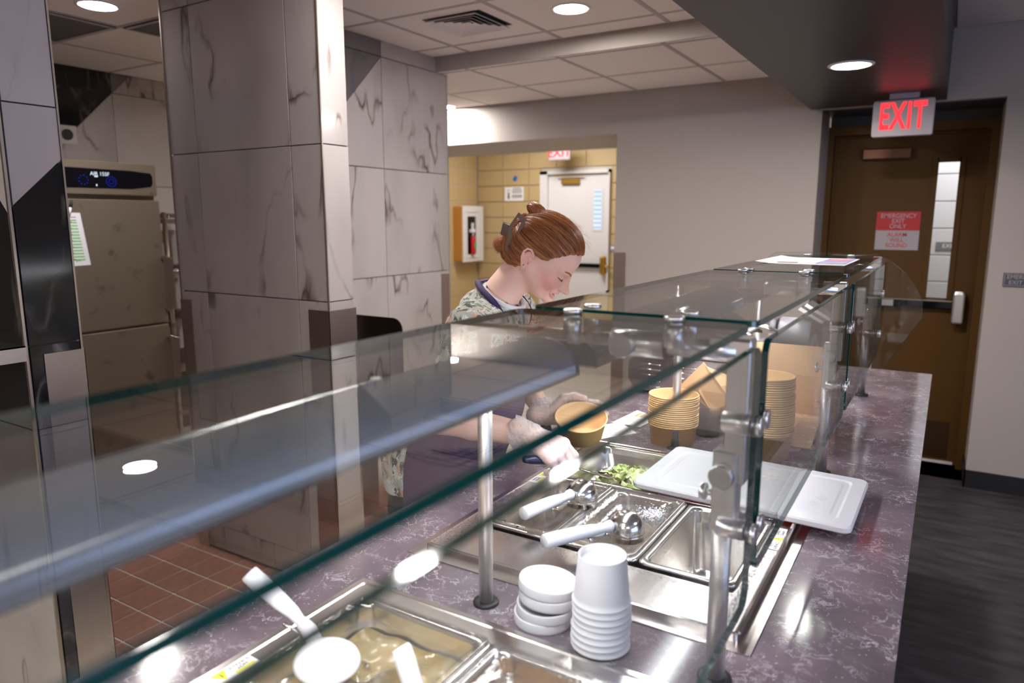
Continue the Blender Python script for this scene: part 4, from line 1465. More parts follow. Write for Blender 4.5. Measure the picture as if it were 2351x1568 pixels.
# clear plastic deli containers beside the short stack
cc = thing('clear_container', (-.585, 2.115, .9), 'bottom clear plastic container of the short nested stack by the box', 'container', 'clear container stack')
MB().lathe([(.001, .0), (.036, 0), (.037, .001), (.0455, .042), (.049, .043), (.049, .045), (.0445, .045), (.0358, .0025), (.001, .0025)], (-.585, 2.115, .9), 'z', 28, False).build('shell', M['plastic_clear'], cc, recalc=True)
for k in range(6):
    copy_tree(cc, (-.585, 2.115, .9 + .0085 * (k + 1)), (0, 0, 0), 'top clear container of the nested stack by the box' if k == 5 else ORD[6 - k] + ' clear container from the top of the nested stack by the box')

# ------------------------------------------------------------------ menu cards
def card(name, quad, z, t, lab, art):
    cx, cy = sum(p[0] for p in quad) / 4, sum(p[1] for p in quad) / 4
    o = thing(name, (cx, cy, z), lab, 'menu card', 'printed menu cards')
    MB().prism([(a, b) for a, b in quad], (0, 0, z), X, Y, Z, t).build('sheet', M['paper'], o)
    U = (Vector(quad[1]) - Vector(quad[0]))
    W = (Vector(quad[3]) - Vector(quad[0]))

    def P2(u, v):
        q = Vector(quad[0]) + U * u + W * v
        return (q.x, q.y)
    art(o, P2, z + t)
    return o


def blot(b, P2, z, u0, u1, v0, v1):
    b.prism([P2(u0, v0), P2(u1, v0), P2(u1, v1), P2(u0, v1)], (0, 0, z), X, Y, Z, .0002)


def art1(o, P2, z):
    cols = {'bun': (.55, .22, .06), 'leaf': (.2, .5, .08), 'tomato': (.7, .08, .04), 'cheese': (.85, .55, .08)}
    lay = [('bun', .26, .34), ('cheese', .36, .40), ('leaf', .42, .46), ('tomato', .48, .53), ('leaf', .55, .59), ('tomato', .61, .66), ('bun', .68, .78)]
    for n_, a, c in lay:
        m = bpy.data.materials.get('print_' + n_) or pmat('print_' + n_, cols[n_], .7)
        b = MB()
        blot(b, P2, z, a, c, .56, .84)
        b.build('printed_picture', m, o)
    for k in range(5):
        b = MB()
        blot(b, P2, z, .25, .80 - .07 * (k % 3), .18 + .06 * k, .195 + .06 * k)
        b.build('text_line', M['grid'], o)


def art2(o, P2, z):
    rr_ = random.Random(3)
    for n_, c in (('coral', (.8, .15, .08)), ('orange', (.85, .4, .05)), ('green', (.25, .5, .1))):
        m = pmat('print_' + n_, c, .7)
        b = MB()
        for _ in range(16):
            u, v_ = rr_.uniform(.2, .8), rr_.uniform(.45, .85)
            blot(b, P2, z, u, u + .035, v_, v_ + .02)
        b.build('printed_picture', m, o)
    for k in range(5):
        b = MB()
        blot(b, P2, z, .2, .8, .12 + .05 * k, .13 + .05 * k)
        b.build('text_line', M['grid'], o)


card('menu_card', [(-.862, 1.868), (-.775, 2.012), (-.865, 2.095), (-.955, 1.95)], .9002, .0012, 'white menu card with coral flower print lying under the other card', art2)
card('menu_card', [(-.885, 2.075), (-.790, 2.075), (-.775, 2.20), (-.870, 2.26)], .9018, .0010, 'white menu card with a small layered sandwich picture on top', art1)

# ------------------------------------------------------------------ cardboard box with open flaps
cbx = thing('cardboard_box', (-.37, 2.33, .9), 'open cardboard box with raised flaps behind the tall bowl stack', 'box')
bx0, bx1, by0, by1, bz0, bz1 = -.535, -.268, 2.115, 2.50, .9005, 1.035
w = .004
MB().box(bx0, bx1, by0, by1, bz0, bz0 + w).build('base', M['card'], cbx)
MB().box(bx0, bx1, by0, by0 + w, bz0, bz1 - .045).build('front_wall', M['card'], cbx)
MB().box(bx0, bx1, by1 - w, by1, bz0, bz1).build('back_wall', M['card'], cbx)
MB().box(bx0, bx0 + w, by0, by1, bz0, bz1).build('left_wall', M['card'], cbx)
MB().box(bx1 - w, bx1, by0, by1, bz0, bz1).build('right_wall', M['card'], cbx)


def flap(pts, name='flap'):
    n = (Vector(pts[1]) - Vector(pts[0])).cross(Vector(pts[3]) - Vector(pts[0])).normalized() * .0035
    vs = list(pts) + [tuple(Vector(p) + n) for p in pts]
    MB().add(vs, [(3, 2, 1, 0), (4, 5, 6, 7), (0, 1, 5, 4), (1, 2, 6, 5), (2, 3, 7, 6), (3, 0, 4, 7)]).build(name, M['card'], cbx)


flap([(bx0, by1, bz1), (bx1, by1, bz1), (bx1 - .03, by1 + .02, bz1 + .10), (bx0 - .01, by1 + .02, bz1 + .10)])
flap([(bx0, by0 + .004, .905), (bx0, by0 + .19, 1.035), (bx0 - .105, by0 + .13, 1.085), (bx0 - .085, by0 + .0, 1.03)])
flap([(bx0 - .001, by0, .955), (bx0 + .002, by0 + .01, 1.03), (bx0 - .085, by0 + .05, 1.115), (bx0 - .15, by0 + .02, 1.035)], 'torn_flap')
flap([(bx1, by0, bz1 - .045), (bx0 + .1, by0, bz1 - .045), (bx0 + .1, by0 - .075, .925), (bx1 - .01, by0 - .075, .925)])
pr_ = MB()
for a in ((-.36, -.275, .914, .9155), (-.36, -.275, .9375, .939), (-.36, -.3585, .9155, .9375), (-.2765, -.275, .9155, .9375)):
    pr_.box(a[0], a[1], by0 - .0006, by0, a[2], a[3])
for k in range(12):
    pr_.box(-.355 + .006 * k, -.352 + .007 * k, by0 - .0006, by0, .918, .934)
pr_.build('print', M['tape'], cbx)
lb_ = MB()
for zz in (.935, .965):
    for a in ((-.5305, -.512, zz, zz + .0012), (-.5305, -.512, zz + .018, zz + .0192), (-.5305, -.5293, zz, zz + .019), (-.5132, -.512, zz, zz + .019)):
        lb_.box(a[0], a[1], by0 - .0008, by0, a[2], a[3])
lb_.build('print', M['tape'], cbx)
tr = thing('torn_cardboard', (-.36, 2.07, .9), 'small torn strip of cardboard on the counter before the box', 'scrap')
MB().prism([(-.385, 2.055), (-.372, 2.05), (-.318, 2.085), (-.312, 2.10), (-.345, 2.098), (-.378, 2.07)], (0, 0, .9005), X, Y, Z, .006).build('strip', M['card'], tr)

# ------------------------------------------------------------------ countertop appliance behind the boxes
M['appl'] = brushed('appliance_stainless', (.60, .57, .56), .22, 'x')
M['appl_grey'] = pmat('grey_appliance_shell', (.26, .25, .26), .4, .2)
ap = thing('countertop_grill', (-.80, 2.75, .9), 'louvred stainless countertop appliance behind the kraft bowls', 'appliance')
body = MB()
body.prism([(-1.015, .952), (-.99, .91), (-.56, .91), (-.56, 1.045), (-.985, 1.045), (-1.015, 1.02)], (0, 2.885, 0), X, Z, NY, .36, .002)
body.build('body', M['appl'], ap)
MB().box(-.995, -.565, 2.525, 2.885, 1.046, 1.075, .004).build('top_plate', M['appl'], ap)
for c_ in range(3):
    for k in range(5):
        x0 = -.965 + .135 * c_
        MB().tube([(x0, 2.528, 1.012 - .021 * k), (x0 + .004, 2.5245, 1.013 - .021 * k), (x0 + .075, 2.5245, 1.013 - .021 * k), (x0 + .08, 2.528, 1.012 - .021 * k)], .0036, 8).build('louvre', M['polish'], ap)
for x_, y_ in ((-.97, 2.56), (-.60, 2.56), (-.97, 2.85), (-.60, 2.85)):
    MB().cyl((x_, y_, .9), (x_, y_, .912), .014, 16).build('foot', M['black'], ap)
cbp = MB().box(-.665, -.535, 2.60, 2.80, 1.076, 1.125, .004).build('control_box', M['appl'], ap)
MB().box(-.630, -.600, 2.598, 2.6005, 1.100, 1.112).build('yellow_label', M['yellow'], cbp)
MB().cyl((-.56, 2.60, 1.098), (-.56, 2.592, 1.098), .01, 16).build('dial', M['black'], cbp)
MB().prism([(-.92, 1.075), (-.60, 1.075), (-.60, 1.12), (-.78, 1.225), (-.86, 1.24), (-.92, 1.20)], (0, 2.885, 0), X, Z, NY, .16, .004).build('hood', M['appl'], ap)
MB().cyl((-.84, 2.725, 1.20), (-.84, 2.719, 1.20), .008, 14).cyl((-.70, 2.725, 1.15), (-.70, 2.719, 1.15), .008, 14).build('hinge_bolt', M['chrome'], ap)
MB().tube([(-.66, 2.78, 1.14), (-.63, 2.74, 1.16), (-.56, 2.74, 1.16), (-.53, 2.78, 1.14)], .007, 10).build('lift_handle', M['chrome'], ap)
bl = thing('drink_dispenser', (-.50, 2.86, .9), 'rounded grey appliance beside the louvred one, by the last glass bay', 'appliance')
MB().cyl((-.54, 2.92, 1.115), (-.42, 2.92, 1.115), .062, 36, bev=.006).build('drum', M['appl_grey'], bl)
MB().box(-.55, -.41, 2.88, 3.0, .9, 1.11, .01).build('pedestal', M['appl_grey'], bl)
MB().box(-.575, -.55, 2.87, 2.96, 1.12, 1.172, .006).cyl((-.5625, 2.868, 1.15), (-.5625, 2.872, 1.15), .006, 10).build('latch', M['chrome'], bl)
flg = MB()
for k, (x_, z_) in enumerate(((-.47, 1.215), (-.44, 1.235))):
    flg.prism([(x_, z_), (x_ + .09, z_ - .05), (x_ + .095, z_ - .04), (x_ + .01, z_ + .012)], (0, 2.98 - .05 * k, 0), X, Z, NY, .12, .001)
flg.build('scoop_blade', M['chrome'], bl)

# sheet on the last glass shelf
ps = thing('printed_sheet', (-.38, 2.5, 1.4192), 'printed paper sheet with a blue and red block on the farthest glass shelf', 'paper')
sv = []
for i in range(13):
    u = i / 12
    for j in range(2):
        x = -.515 + .26 * u
        y = 2.30 + .42 * j - .02 * u
        sv.append((x, y, 1.4196 + (.006 * (1 - u * 4) ** 2 if u < .25 else 0)))
MB().add(sv, [(2 * i, 2 * i + 2, 2 * i + 3, 2 * i + 1) for i in range(12)], True).build('sheet', M['paper'], ps)
MB().box(-.345, -.262, 2.35, 2.66, 1.4200, 1.4203).build('blue_block', pmat('print_blue', (.08, .14, .55), .6), ps)
MB().box(-.335, -.27, 2.50, 2.63, 1.42035, 1.4206).build('red_block', pmat('print_red', (.55, .03, .12), .6), ps)
for k in range(7):
    MB().box(-.34, -.268, 2.365 + .017 * k, 2.370 + .017 * k, 1.42035, 1.4205).build('text_line', M['paper'], ps)
MB().box(-.46, -.40, 2.36, 2.39, 1.4200, 1.4203).build('black_block', M['tape'], ps)

# ------------------------------------------------------------------ kitchen: warming cabinet
M['cab'] = bumpy(brushed('smudged_cabinet_steel', (.50, .41, .31), .33, 'y', .03), 1.0, 0)
N_, L_n = M['cab'].node_tree.nodes, M['cab'].node_tree.links
_b = N_['Principled BSDF']
_tc = N_.new('ShaderNodeTexCoord')
_n = N_.new('ShaderNodeTexNoise')
_b.inputs['Metallic'].default_value = .6
_n.inputs['Scale'].default_value = 9
_n.inputs['Detail'].default_value = 5
L_n.new(_tc.outputs['Object'], _n.inputs['Vector'])
_r = N_.new('ShaderNodeValToRGB')
_r.color_ramp.elements[0].position = .62
_r.color_ramp.elements[0].color = (.33, .27, .205, 1)
_r.color_ramp.elements[1].position = .72
_r.color_ramp.elements[1].color = (.19, .15, .115, 1)
L_n.new(_n.outputs[0], _r.inputs[0])
L_n.new(_r.outputs[0], _b.inputs['Base Color'])
wc = thing('holding_cabinet', (-4.35, 2.16, 0), 'tall stainless holding cabinet with a lit black control panel', 'cabinet')
MB().box(-4.78, -4.03, 1.76, 2.548, .12, 1.868).build('body', M['cab'], wc)
MB().box(-4.03, -4.0, 1.76, 2.56, .945, 1.664, .004).build('upper_door', M['cab'], wc)
MB().box(-4.03, -4.0, 1.76, 2.56, .14, .932, .004).build('lower_door', M['cab'], wc)
hdp = MB().box(-4.03, -4.0, 1.755, 2.552, 1.690, 1.868, .003).build('header_panel', M['cab'], wc)
dp = MB()
dpts = [(1.80, 1.722), (2.40, 1.726), (2.515, 1.742), (2.527, 1.76), (2.527, 1.80), (2.515, 1.818), (2.40, 1.826), (1.80, 1.830)]
dp.prism(dpts, (-4.0, 0, 0), Y, Z, X, .002)
dsp = dp.build('display_glass', M['blackgloss'], wc)
text('display_text', 'AIR 155F', .028, (-3.9975, 2.225, 1.800), (PI / 2, 0, PI / 2), M['dispwhite'], wc, .0002, 1.0)
for rr_ in (.012, .026):
    MB().lathe([(rr_, 0), (rr_ + .0025, 0), (rr_ + .0025, .0008), (rr_, .0008), (rr_, 0)], (-3.998, 2.285, 1.762), 'x', 28, False).build('display_ring', M['dispblue'], wc)
for k in range(9):
    a = 2 * PI * k / 9
    MB().box(-3.998, -3.9973, 2.135 + .024 * math.cos(a) - .003, 2.135 + .024 * math.cos(a) + .003, 1.765 + .024 * math.sin(a) - .003, 1.765 + .024 * math.sin(a) + .003).build('display_tick', M['dispblue'], wc)
MB().box(-3.998, -3.9973, 2.195, 2.213, 1.783, 1.79).box(-3.998, -3.9973, 2.20, 2.206, 1.735, 1.745).build('display_icon', M['dispwhite'], wc)
MB().box(-4.0, -3.9985, 2.505, 2.53, 1.700, 1.709).build('badge', M['chrome'], wc)
for z0_, z1_ in ((1.01, 1.345), (.52, .865)):
    MB().prism([(2.545, z0_), (2.60, z0_ + .02), (2.60, z1_ - .02), (2.545, z1_)], (-3.985, 0, 0), Y, Z, X, .012, .002).box(-4.02, -3.975, 2.54, 2.60, z0_ + .01, z0_ + .022).box(-4.02, -3.975, 2.54, 2.60, z1_ - .022, z1_ - .01).build('door_handle', M['black'] if False else M['steel_dk'], wc)
for y_ in (1.82, 2.49):
    for x_ in (-4.1, -4.7):
        MB().cyl((x_, y_ - .015, .055), (x_, y_ + .015, .055), .055, 20).build('caster', M['black'], wc)
pp = thing('log_sheet', (-3.99, 2.07, 1.45), 'green striped log sheet taped on the stainless holding cabinet', 'paper')
MB().prism([(1.90, 1.595), (2.10, 1.59), (2.131, 1.31), (1.93, 1.305)], (-3.9995, 0, 0), Y, Z, X, .001).build('sheet', M['paper'], pp)
gm = pmat('print_lime', (.18, .62, .16), .7)
for k in range(13):
    z_ = 1.535 - .0165 * k
    MB().box(-3.9983, -3.9979, 1.93, 2.078 + .0022 * k, z_, z_ + .0065).build('green_row', gm, pp)
MB().box(-3.9983, -3.9979, 1.93, 2.075, 1.549, 1.5525).box(-3.9983, -3.9979, 2.03, 2.075, 1.565, 1.568).build('text_line', M['tape'], pp)
for k in range(13):
    MB().box(-3.9978, -3.9975, 2.028 + .003 * math.sin(k * 2.3), 2.046 + .004 * math.cos(k * 3.1), 1.541 - .0165 * k, 1.544 - .0165 * k).build('handwriting', M['tape'], pp)
MB().tube([(-3.998, 2.04, 1.337), (-3.998, 2.052, 1.345), (-3.998, 2.058, 1.33), (-3.998, 2.066, 1.34), (-3.998, 2.078, 1.333)], .0012, 5).build('signature', M['tape'], pp)
pn = thing('marker_pen', (-3.985, 2.045, 1.6), 'marker pen with a black cap clipped above the log sheet', 'pen')
MB().cyl((-3.985, 2.035, 1.575), (-3.985, 2.047, 1.62), .007, 12).build('barrel', M['paper_white'], pn)
MB().cyl((-3.985, 2.047, 1.618), (-3.985, 2.058, 1.655), .0078, 12).build('cap', M['tape'], pn)

rk = thing('sheet_pan_rack', (-4.4, 2.95, 0), 'steel shelving rack glimpsed between the holding cabinet and the pillar', 'rack')
for x_ in (-4.72, -4.12):
    for y_ in (2.66, 3.30):
        MB().cyl((x_, y_, 0), (x_, y_, 1.60), .014, 14).build('post', M['steel_dk'], rk)
for z_ in (.32, .60, .89, 1.21, 1.53):
    MB().box(-4.74, -4.10, 2.65, 3.32, z_, z_ + .028).build('shelf', M['steel_dk'], rk)
    g_ = MB()
    for q in range(14):
        g_.cyl((-4.73, 2.68 + .045 * q, z_ + .031), (-4.11, 2.68 + .045 * q, z_ + .031), .0025, 6)
    g_.build('wire', M['chrome'], rk)
MB().loft([(.10, .06, .02, 1.561), (.11, .07, .02, 1.59), (.112, .072, .02, 1.592)], -4.3, 2.80, 4).build('pan', M['polish'], rk)

# dark splash guard and steel stand behind the pillar, against the tiled wall
spg = thing('splash_stand', (-2.5, 2.6, 0), 'dark stainless splash panel with rounded corner on a slim steel stand', 'stand')
r_ = .05
poly = [(-2.73, .10), (-2.115, .10), (-2.115, 1.105 - .055)] + [(-2.17 + .055 * math.cos(a), 1.05 + .055 * math.sin(a)) for a in [PI / 2 * k / 8 for k in range(9)]] + [(-2.73, 1.105)]
poly = [(-2.73, .62)] + [(-2.115, .62)] + poly[2:]
MB().prism(poly, (0, 2.50, 0), X, Z, NY, .004, .0006).build('splash_panel', pmat('dark_mirror_steel', (.16, .13, .12), .18, 1), spg)
MB().box(-2.73, -2.45, 2.505, 2.70, .62, .66).build('bracket', M['steel_dk'], spg)
MB().box(-2.60, -2.44, 2.66, 2.70, 0, .62).build('leg_panel', M['steel_x'], spg)

# ------------------------------------------------------------------ distance-field sculpting for the figure
def V3(*a):
    return np.array(a, np.float32)


class Field:
    def __init__(s, lo, hi, h):
        s.lo, s.h = np.array(lo, float), h
        s.n = [int(round((b - a) / h)) + 1 for a, b in zip(lo, hi)]
        ax = [np.float32(lo[i]) + np.arange(s.n[i], dtype=np.float32) * np.float32(h) for i in range(3)]
        s.X, s.Y, s.Z = np.meshgrid(*ax, indexing='ij')

    def ell(s, c, r, R=None):
        x, y, z = s.X - c[0], s.Y - c[1], s.Z - c[2]
        if R is not None:
            x, y, z = (R[0][0] * x + R[0][1] * y + R[0][2] * z, R[1][0] * x + R[1][1] * y + R[1][2] * z, R[2][0] * x + R[2][1] * y + R[2][2] * z)
        k0 = np.sqrt((x / r[0]) ** 2 + (y / r[1]) ** 2 + (z / r[2]) ** 2) + 1e-6
        k1 = np.sqrt((x / r[0] ** 2) ** 2 + (y / r[1] ** 2) ** 2 + (z / r[2] ** 2) ** 2) + 1e-6
        return (k0 * (k0 - 1) / k1).astype(np.float32)

    def cap(s, a, b, ra, rb=None):
        rb = ra if rb is None else rb
        a, b = np.array(a, np.float32), np.array(b, np.float32)
        d = b - a
        L2 = float(d @ d)
        t = np.clip(((s.X - a[0]) * d[0] + (s.Y - a[1]) * d[1] + (s.Z - a[2]) * d[2]) / L2, 0, 1)
        return np.sqrt((s.X - a[0] - t * d[0]) ** 2 + (s.Y - a[1] - t * d[1]) ** 2 + (s.Z - a[2] - t * d[2]) ** 2) - (ra + (rb - ra) * t)


def smin(a, b, k):
    h = np.clip(.5 + .5 * (b - a) / k, 0, 1)
    return b + (a - b) * h - k * h * (1 - h)


def smax(a, b, k):
    return -smin(-a, -b, k)


def nets(F, lo, h):
    """surface nets: one vertex per crossed cell, quads over crossed edges"""
    ins = F < 0
    nx, ny, nz = F.shape
    s = ins[:-1, :-1, :-1].astype(np.int8)
    tot = np.zeros((nx - 1, ny - 1, nz - 1), np.int8)
    for dx in (0, 1):
        for dy in (0, 1):
            for dz in (0, 1):
                tot += ins[dx:nx - 1 + dx, dy:ny - 1 + dy, dz:nz - 1 + dz]
    act = (tot > 0) & (tot < 8)
    idx = -np.ones(act.shape, np.int64)
    ii, jj, kk = np.nonzero(act)
    idx[ii, jj, kk] = np.arange(len(ii))
    acc = np.zeros((len(ii), 3))
    cnt = np.zeros(len(ii))
    C = [(a, b, c) for a in (0, 1) for b in (0, 1) for c in (0, 1)]
    for p in C:
        for ax in range(3):
            if p[ax]:
                continue
            q = list(p)
            q[ax] = 1
            fa = F[ii + p[0], jj + p[1], kk + p[2]]
            fb = F[ii + q[0], jj + q[1], kk + q[2]]
            m = (fa < 0) != (fb < 0)
            t = np.where(m, fa / np.where(m, fa - fb, 1), 0)
            pos = np.array(p, float)[None, :].repeat(len(ii), 0)
            pos[:, ax] += t
            acc += pos * m[:, None]
            cnt += m
    v = (acc / cnt[:, None] + np.stack([ii, jj, kk], 1)) * h + np.array(lo)
    quads = []
    for ax in range(3):
        A = np.take(ins, range(0, F.shape[ax] - 1), axis=ax)
        B = np.take(ins, range(1, F.shape[ax]), axis=ax)
        cr = A != B
        i, j, k = np.nonzero(cr)
        o1, o2 = [(1, 2), (2, 0), (0, 1)][ax]
        P = np.stack([i, j, k], 1)
        ok = (P[:, o1] > 0) & (P[:, o2] > 0) & (P[:, o1] < F.shape[o1] - 1) & (P[:, o2] < F.shape[o2] - 1)
        P = P[ok]
        flip = A[P[:, 0], P[:, 1], P[:, 2]]

        def g(d1, d2):
            Q = P.copy()
            Q[:, o1] -= d1
            Q[:, o2] -= d2
            return idx[Q[:, 0], Q[:, 1], Q[:, 2]]
        q = np.stack([g(1, 1), g(0, 1), g(0, 0), g(1, 0)], 1)
        q[~flip] = q[~flip][:, ::-1]
        quads.append(q)
    return v, np.concatenate(quads)


def np_mesh(name, v, f, mat, parent, attr=None, smooth=True):
    me = bpy.data.meshes.new(name)
    me.vertices.add(len(v))
    me.vertices.foreach_set('co', np.asarray(v, np.float32).ravel())
    me.loops.add(len(f) * 4)
    me.loops.foreach_set('vertex_index', np.asarray(f, np.int32).ravel())
    me.polygons.add(len(f))
    me.polygons.foreach_set('loop_start', np.arange(0, len(f) * 4, 4, dtype=np.int32))
    me.polygons.foreach_set('loop_total', np.full(len(f), 4, np.int32))
    me.polygons.foreach_set('use_smooth', np.full(len(f), smooth, bool))
    me.update(calc_edges=True)
    me.validate()
    if attr is not None:
        for nm, vals in attr.items():
            at = me.attributes.new(nm, 'FLOAT', 'POINT')
            at.data.foreach_set('value', np.asarray(vals, np.float32))
    return link(name, me, mat, parent)


def attr_mix(m, attr, c0, c1, slot='Base Color'):
    N, L = m.node_tree.nodes, m.node_tree.links
    a = N.new('ShaderNodeAttribute')
    a.attribute_name = attr
    x = N.new('ShaderNodeMixRGB')
    x.inputs[1].default_value = (*c0, 1)
    x.inputs[2].default_value = (*c1, 1)
    L.new(a.outputs['Fac'], x.inputs[0])
    L.new(x.outputs[0], N['Principled BSDF'].inputs[slot])
    return x


# frame of the head: F forward, Lh left, U up
th = math.radians(36)
Fh = np.array([.918, .397, 0])
Fh /= np.linalg.norm(Fh)
Zv = np.array([0, 0, 1.])
HF = math.cos(th) * Fh - math.sin(th) * Zv
HU = math.sin(th) * Fh + math.cos(th) * Zv
HL = np.cross(HU, HF)
ear_w = np.array([-.9455, 1.630, 1.4485])
HO = ear_w + .074 * HL
HR = np.stack([HF, HL, HU], 1)       # local -> world


def hw(p):
    return np.asarray(p) @ HR.T + HO


# ---- face and skull (local coordinates f, l, u)
g = Field((-.10, -.10, -.125), (.160, .10, .165), .0017)
D = g.ell((.008, 0, .045), (.088, .073, .083))
D = smin(D, g.ell((.052, 0, .058), (.066, .062, .055)), .02)
D = smin(D, g.ell((.056, 0, .004), (.059, .056, .065)), .022)
D = smin(D, g.ell((.056, 0, -.038), (.044, .045, .037)), .018)
for s_ in (-1, 1):
    D = smin(D, g.cap((.012, s_ * .055, -.022), (.075, s_ * .030, -.058), .014, .012), .028)
    D = smin(D, g.ell((.083, s_ * .036, -.016), (.020, .021, .019)), .016)            # smiling cheeks
    D = smin(D, g.cap((.107, s_ * .012, .0265), (.092, s_ * .045, .0285), .0065), .016)  # brow ridge
D = smin(D, g.ell((.100, 0, -.064), (.0165, .017, .0145)), .018)                       # chin
D = smin(D, g.ell((.100, 0, -.037), (.0155, .022, .018)), .012)                         # muzzle
# nose
D = smin(D, g.cap((.105, 0, .016), (.1135, 0, -.0145), .0085, .0135), .010)
D = smin(D, g.cap((.112, 0, .018), (.128, 0, -.012), .0062, .0072), .011)
D = smin(D, g.ell((.1325, 0, -.0165), (.0098, .0092, .0085)), .007)
for s_ in (-1, 1):
    D = smin(D, g.ell((.120, s_ * .0115, -.0190), (.0098, .0062, .0065)), .0055)
    D = smax(D, -g.ell((.124, s_ * .0068, -.0262), (.0055, .0032, .0040)), .003)        # nostrils
    D = smax(D, -g.ell((.1135, s_ * .0315, .009), (.0145, .0165, .0105)), .012)         # sockets
    D = smin(D, g.ell((.0915, s_ * .0315, .0085), (.0125, .0150, .0115)), .004)         # lowered lids
    D = smin(D, g.cap((.099, s_ * .020, .0005), (.093, s_ * .043, .0015), .0022, .0018), .004)  # lower lid
    D = smax(D, -g.cap((.1045, s_ * .021, .0040), (.0965, s_ * .0445, .0048), .0010), .0012)    # lid crease
# mouth: parted smiling lips laid on the face surface
def surf_f(Dg, l, u):
    a = int(round((l - g.lo[1]) / g.h))
    c = int(round((u - g.lo[2]) / g.h))
    col = Dg[:, a, c]
    k = np.nonzero(col < 0)[0][-1]
    t = col[k] / (col[k] - col[k + 1])
    return float(g.lo[0] + (k + t) * g.h)


D0 = D.copy()
uc, hw_, wid = -.0415, .0064, .0290
hh = hw_ * np.sqrt(np.clip(1 - (g.Y / wid) ** 2, 0, 1)) - .002 * (np.abs(g.Y) > wid)
Cm = np.maximum(np.abs(g.Z - uc - 2.6 * g.Y ** 2) - hh, (.1035 - 15 * g.Y ** 2) - g.X).astype(np.float32)
D = smax(D, -Cm, .0015)
lipseg = []
for dn in (0, 1):
    pts_ = []
    for q in np.linspace(-1, 1, 25):
        l0 = q * .0305
        if dn:
            u0, rr_ = -.0505 + .0120 * q * q, .0016 + .0034 * (1 - q * q)
        else:
            u0, rr_ = -.0340 - .0045 * q * q, .0014 + .0024 * (1 - q * q)
        f0 = surf_f(D0, l0, u0)
        pts_.append(((f0 - rr_ * .35, l0, u0), rr_))
    for (p, r1_), (q_, r2_) in zip(pts_[:-1], pts_[1:]):
        lipseg.append((np.array(p), np.array(q_), max(r1_, r2_)))
    acc_ = None
    for (p, r1_), (q_, r2_) in zip(pts_[:-1], pts_[1:]):
        c_ = g.cap(p, q_, r1_, r2_)
        acc_ = c_ if acc_ is None else np.minimum(acc_, c_)
    D = smin(D, acc_, .003)
for s_ in (-1, 1):
    D = smax(D, -g.cap((surf_f(D0, s_ * .024, -.022), s_ * .024, -.022), (surf_f(D0, s_ * .034, -.040), s_ * .034, -.040), .0012), .006)   # smile fold
# ears
for s_ in (-1, 1):
    y0 = s_ * .071
    rim = [(.008, .012), (.004, .021), (-.006, .0265), (-.0165, .023), (-.0205, .012), (-.0175, -.002), (-.0105, -.012), (-.004, -.022), (.0025, -.0245), (.0065, -.017)]
    E = None
    for (a, c), (b, d) in zip(rim[:-1], rim[1:]):
        out = s_ * (.010 if a < -.005 else .004)
        q = g.cap((a, y0 + out, c), (b, y0 + s_ * (.010 if b < -.005 else .004), d), .0032)
        E = q if E is None else np.minimum(E, q)
    conch = g.ell((-.006, y0 + s_ * .002, .001), (.013, .0055, .021))
    E = smin(E, conch, .006)
    E = smin(E, g.ell((-.004, s_ * .064, .0), (.015, .0095, .021)), .004)
    E = smin(E, g.ell((.002, y0 + s_ * .003, -.0225), (.0062, .0035, .0062)), .005)
    E = smax(E, -g.ell((-.003, y0 + s_ * .0125, .002), (.0080, .0080, .0125)), .003)
    E = smin(E, g.cap((-.010, y0 + s_ * .006, .014), (-.0125, y0 + s_ * .006, -.004), .0022), .003)
    E = smin(E, g.ell((.0075, y0 + s_ * .004, -.003), (.0035, .0035, .0055)), .003)     # tragus
    D = smin(D, E, .004)
# neck
nb = (np.array([-1.045, 1.625, 1.325]) - HO) @ HR        # neck base in head coordinates
D = smin(D, g.cap((-.004, 0, -.042), tuple(nb * .93 + np.array([-.004, 0, -.042]) * .07), .0490, .0560), .022)
D = smax(D, -g.ell((.058, 0, -.108), (.05, .03, .03)), .02)
hv, hf = nets(D, g.lo, g.h)
skull = D

# blush and lips as colour of the skin itself
f_, l_, u_ = hv[:, 0], hv[:, 1], hv[:, 2]
blush = .6 * np.exp(-(((f_ - .080) / .045) ** 2 + ((np.abs(l_) - .042) / .032) ** 2 + ((u_ + .018) / .036) ** 2))
blush = np.maximum(blush, .35 * np.exp(-(((f_ - .135) / .014) ** 2 + ((u_ + .017) / .014) ** 2)))
blush = np.maximum(blush, .55 * np.exp(-(((f_ + .005) / .025) ** 2 + ((np.abs(l_) - .08) / .012) ** 2 + (u_ / .03) ** 2)))
lipd = np.full(len(hv), 1.0)
for a, b, r in lipseg:
    t = np.clip(((hv - a) @ (b - a)) / ((b - a) @ (b - a)), 0, 1)
    lipd = np.minimum(lipd, np.linalg.norm(hv - a - t[:, None] * (b - a), axis=1) - r * 1.05)
lip = np.clip(-lipd / .001, 0, 1)

# ---- body in world coordinates
RS, LS = np.array([-1.005, 1.462, 1.275]), np.array([-1.075, 1.775, 1.285])
RE, LE = np.array([-1.045, 1.375, 1.062]), np.array([-1.105, 1.875, 1.055])
RW, LW = np.array([-.812, 1.403, 1.050]), np.array([-.957, 1.757, .994])
bh = .0062
bg = Field((-1.50, 1.27, -.02), (-.72, 1.98, 1.43), bh)


TR = ((.92, .39, 0), (-.39, .92, 0), (0, 0, 1))
TC = ((.92 * .92, .39 * .92, -.39), (-.39, .92, 0), (.92 * .39, .39 * .39, .92))


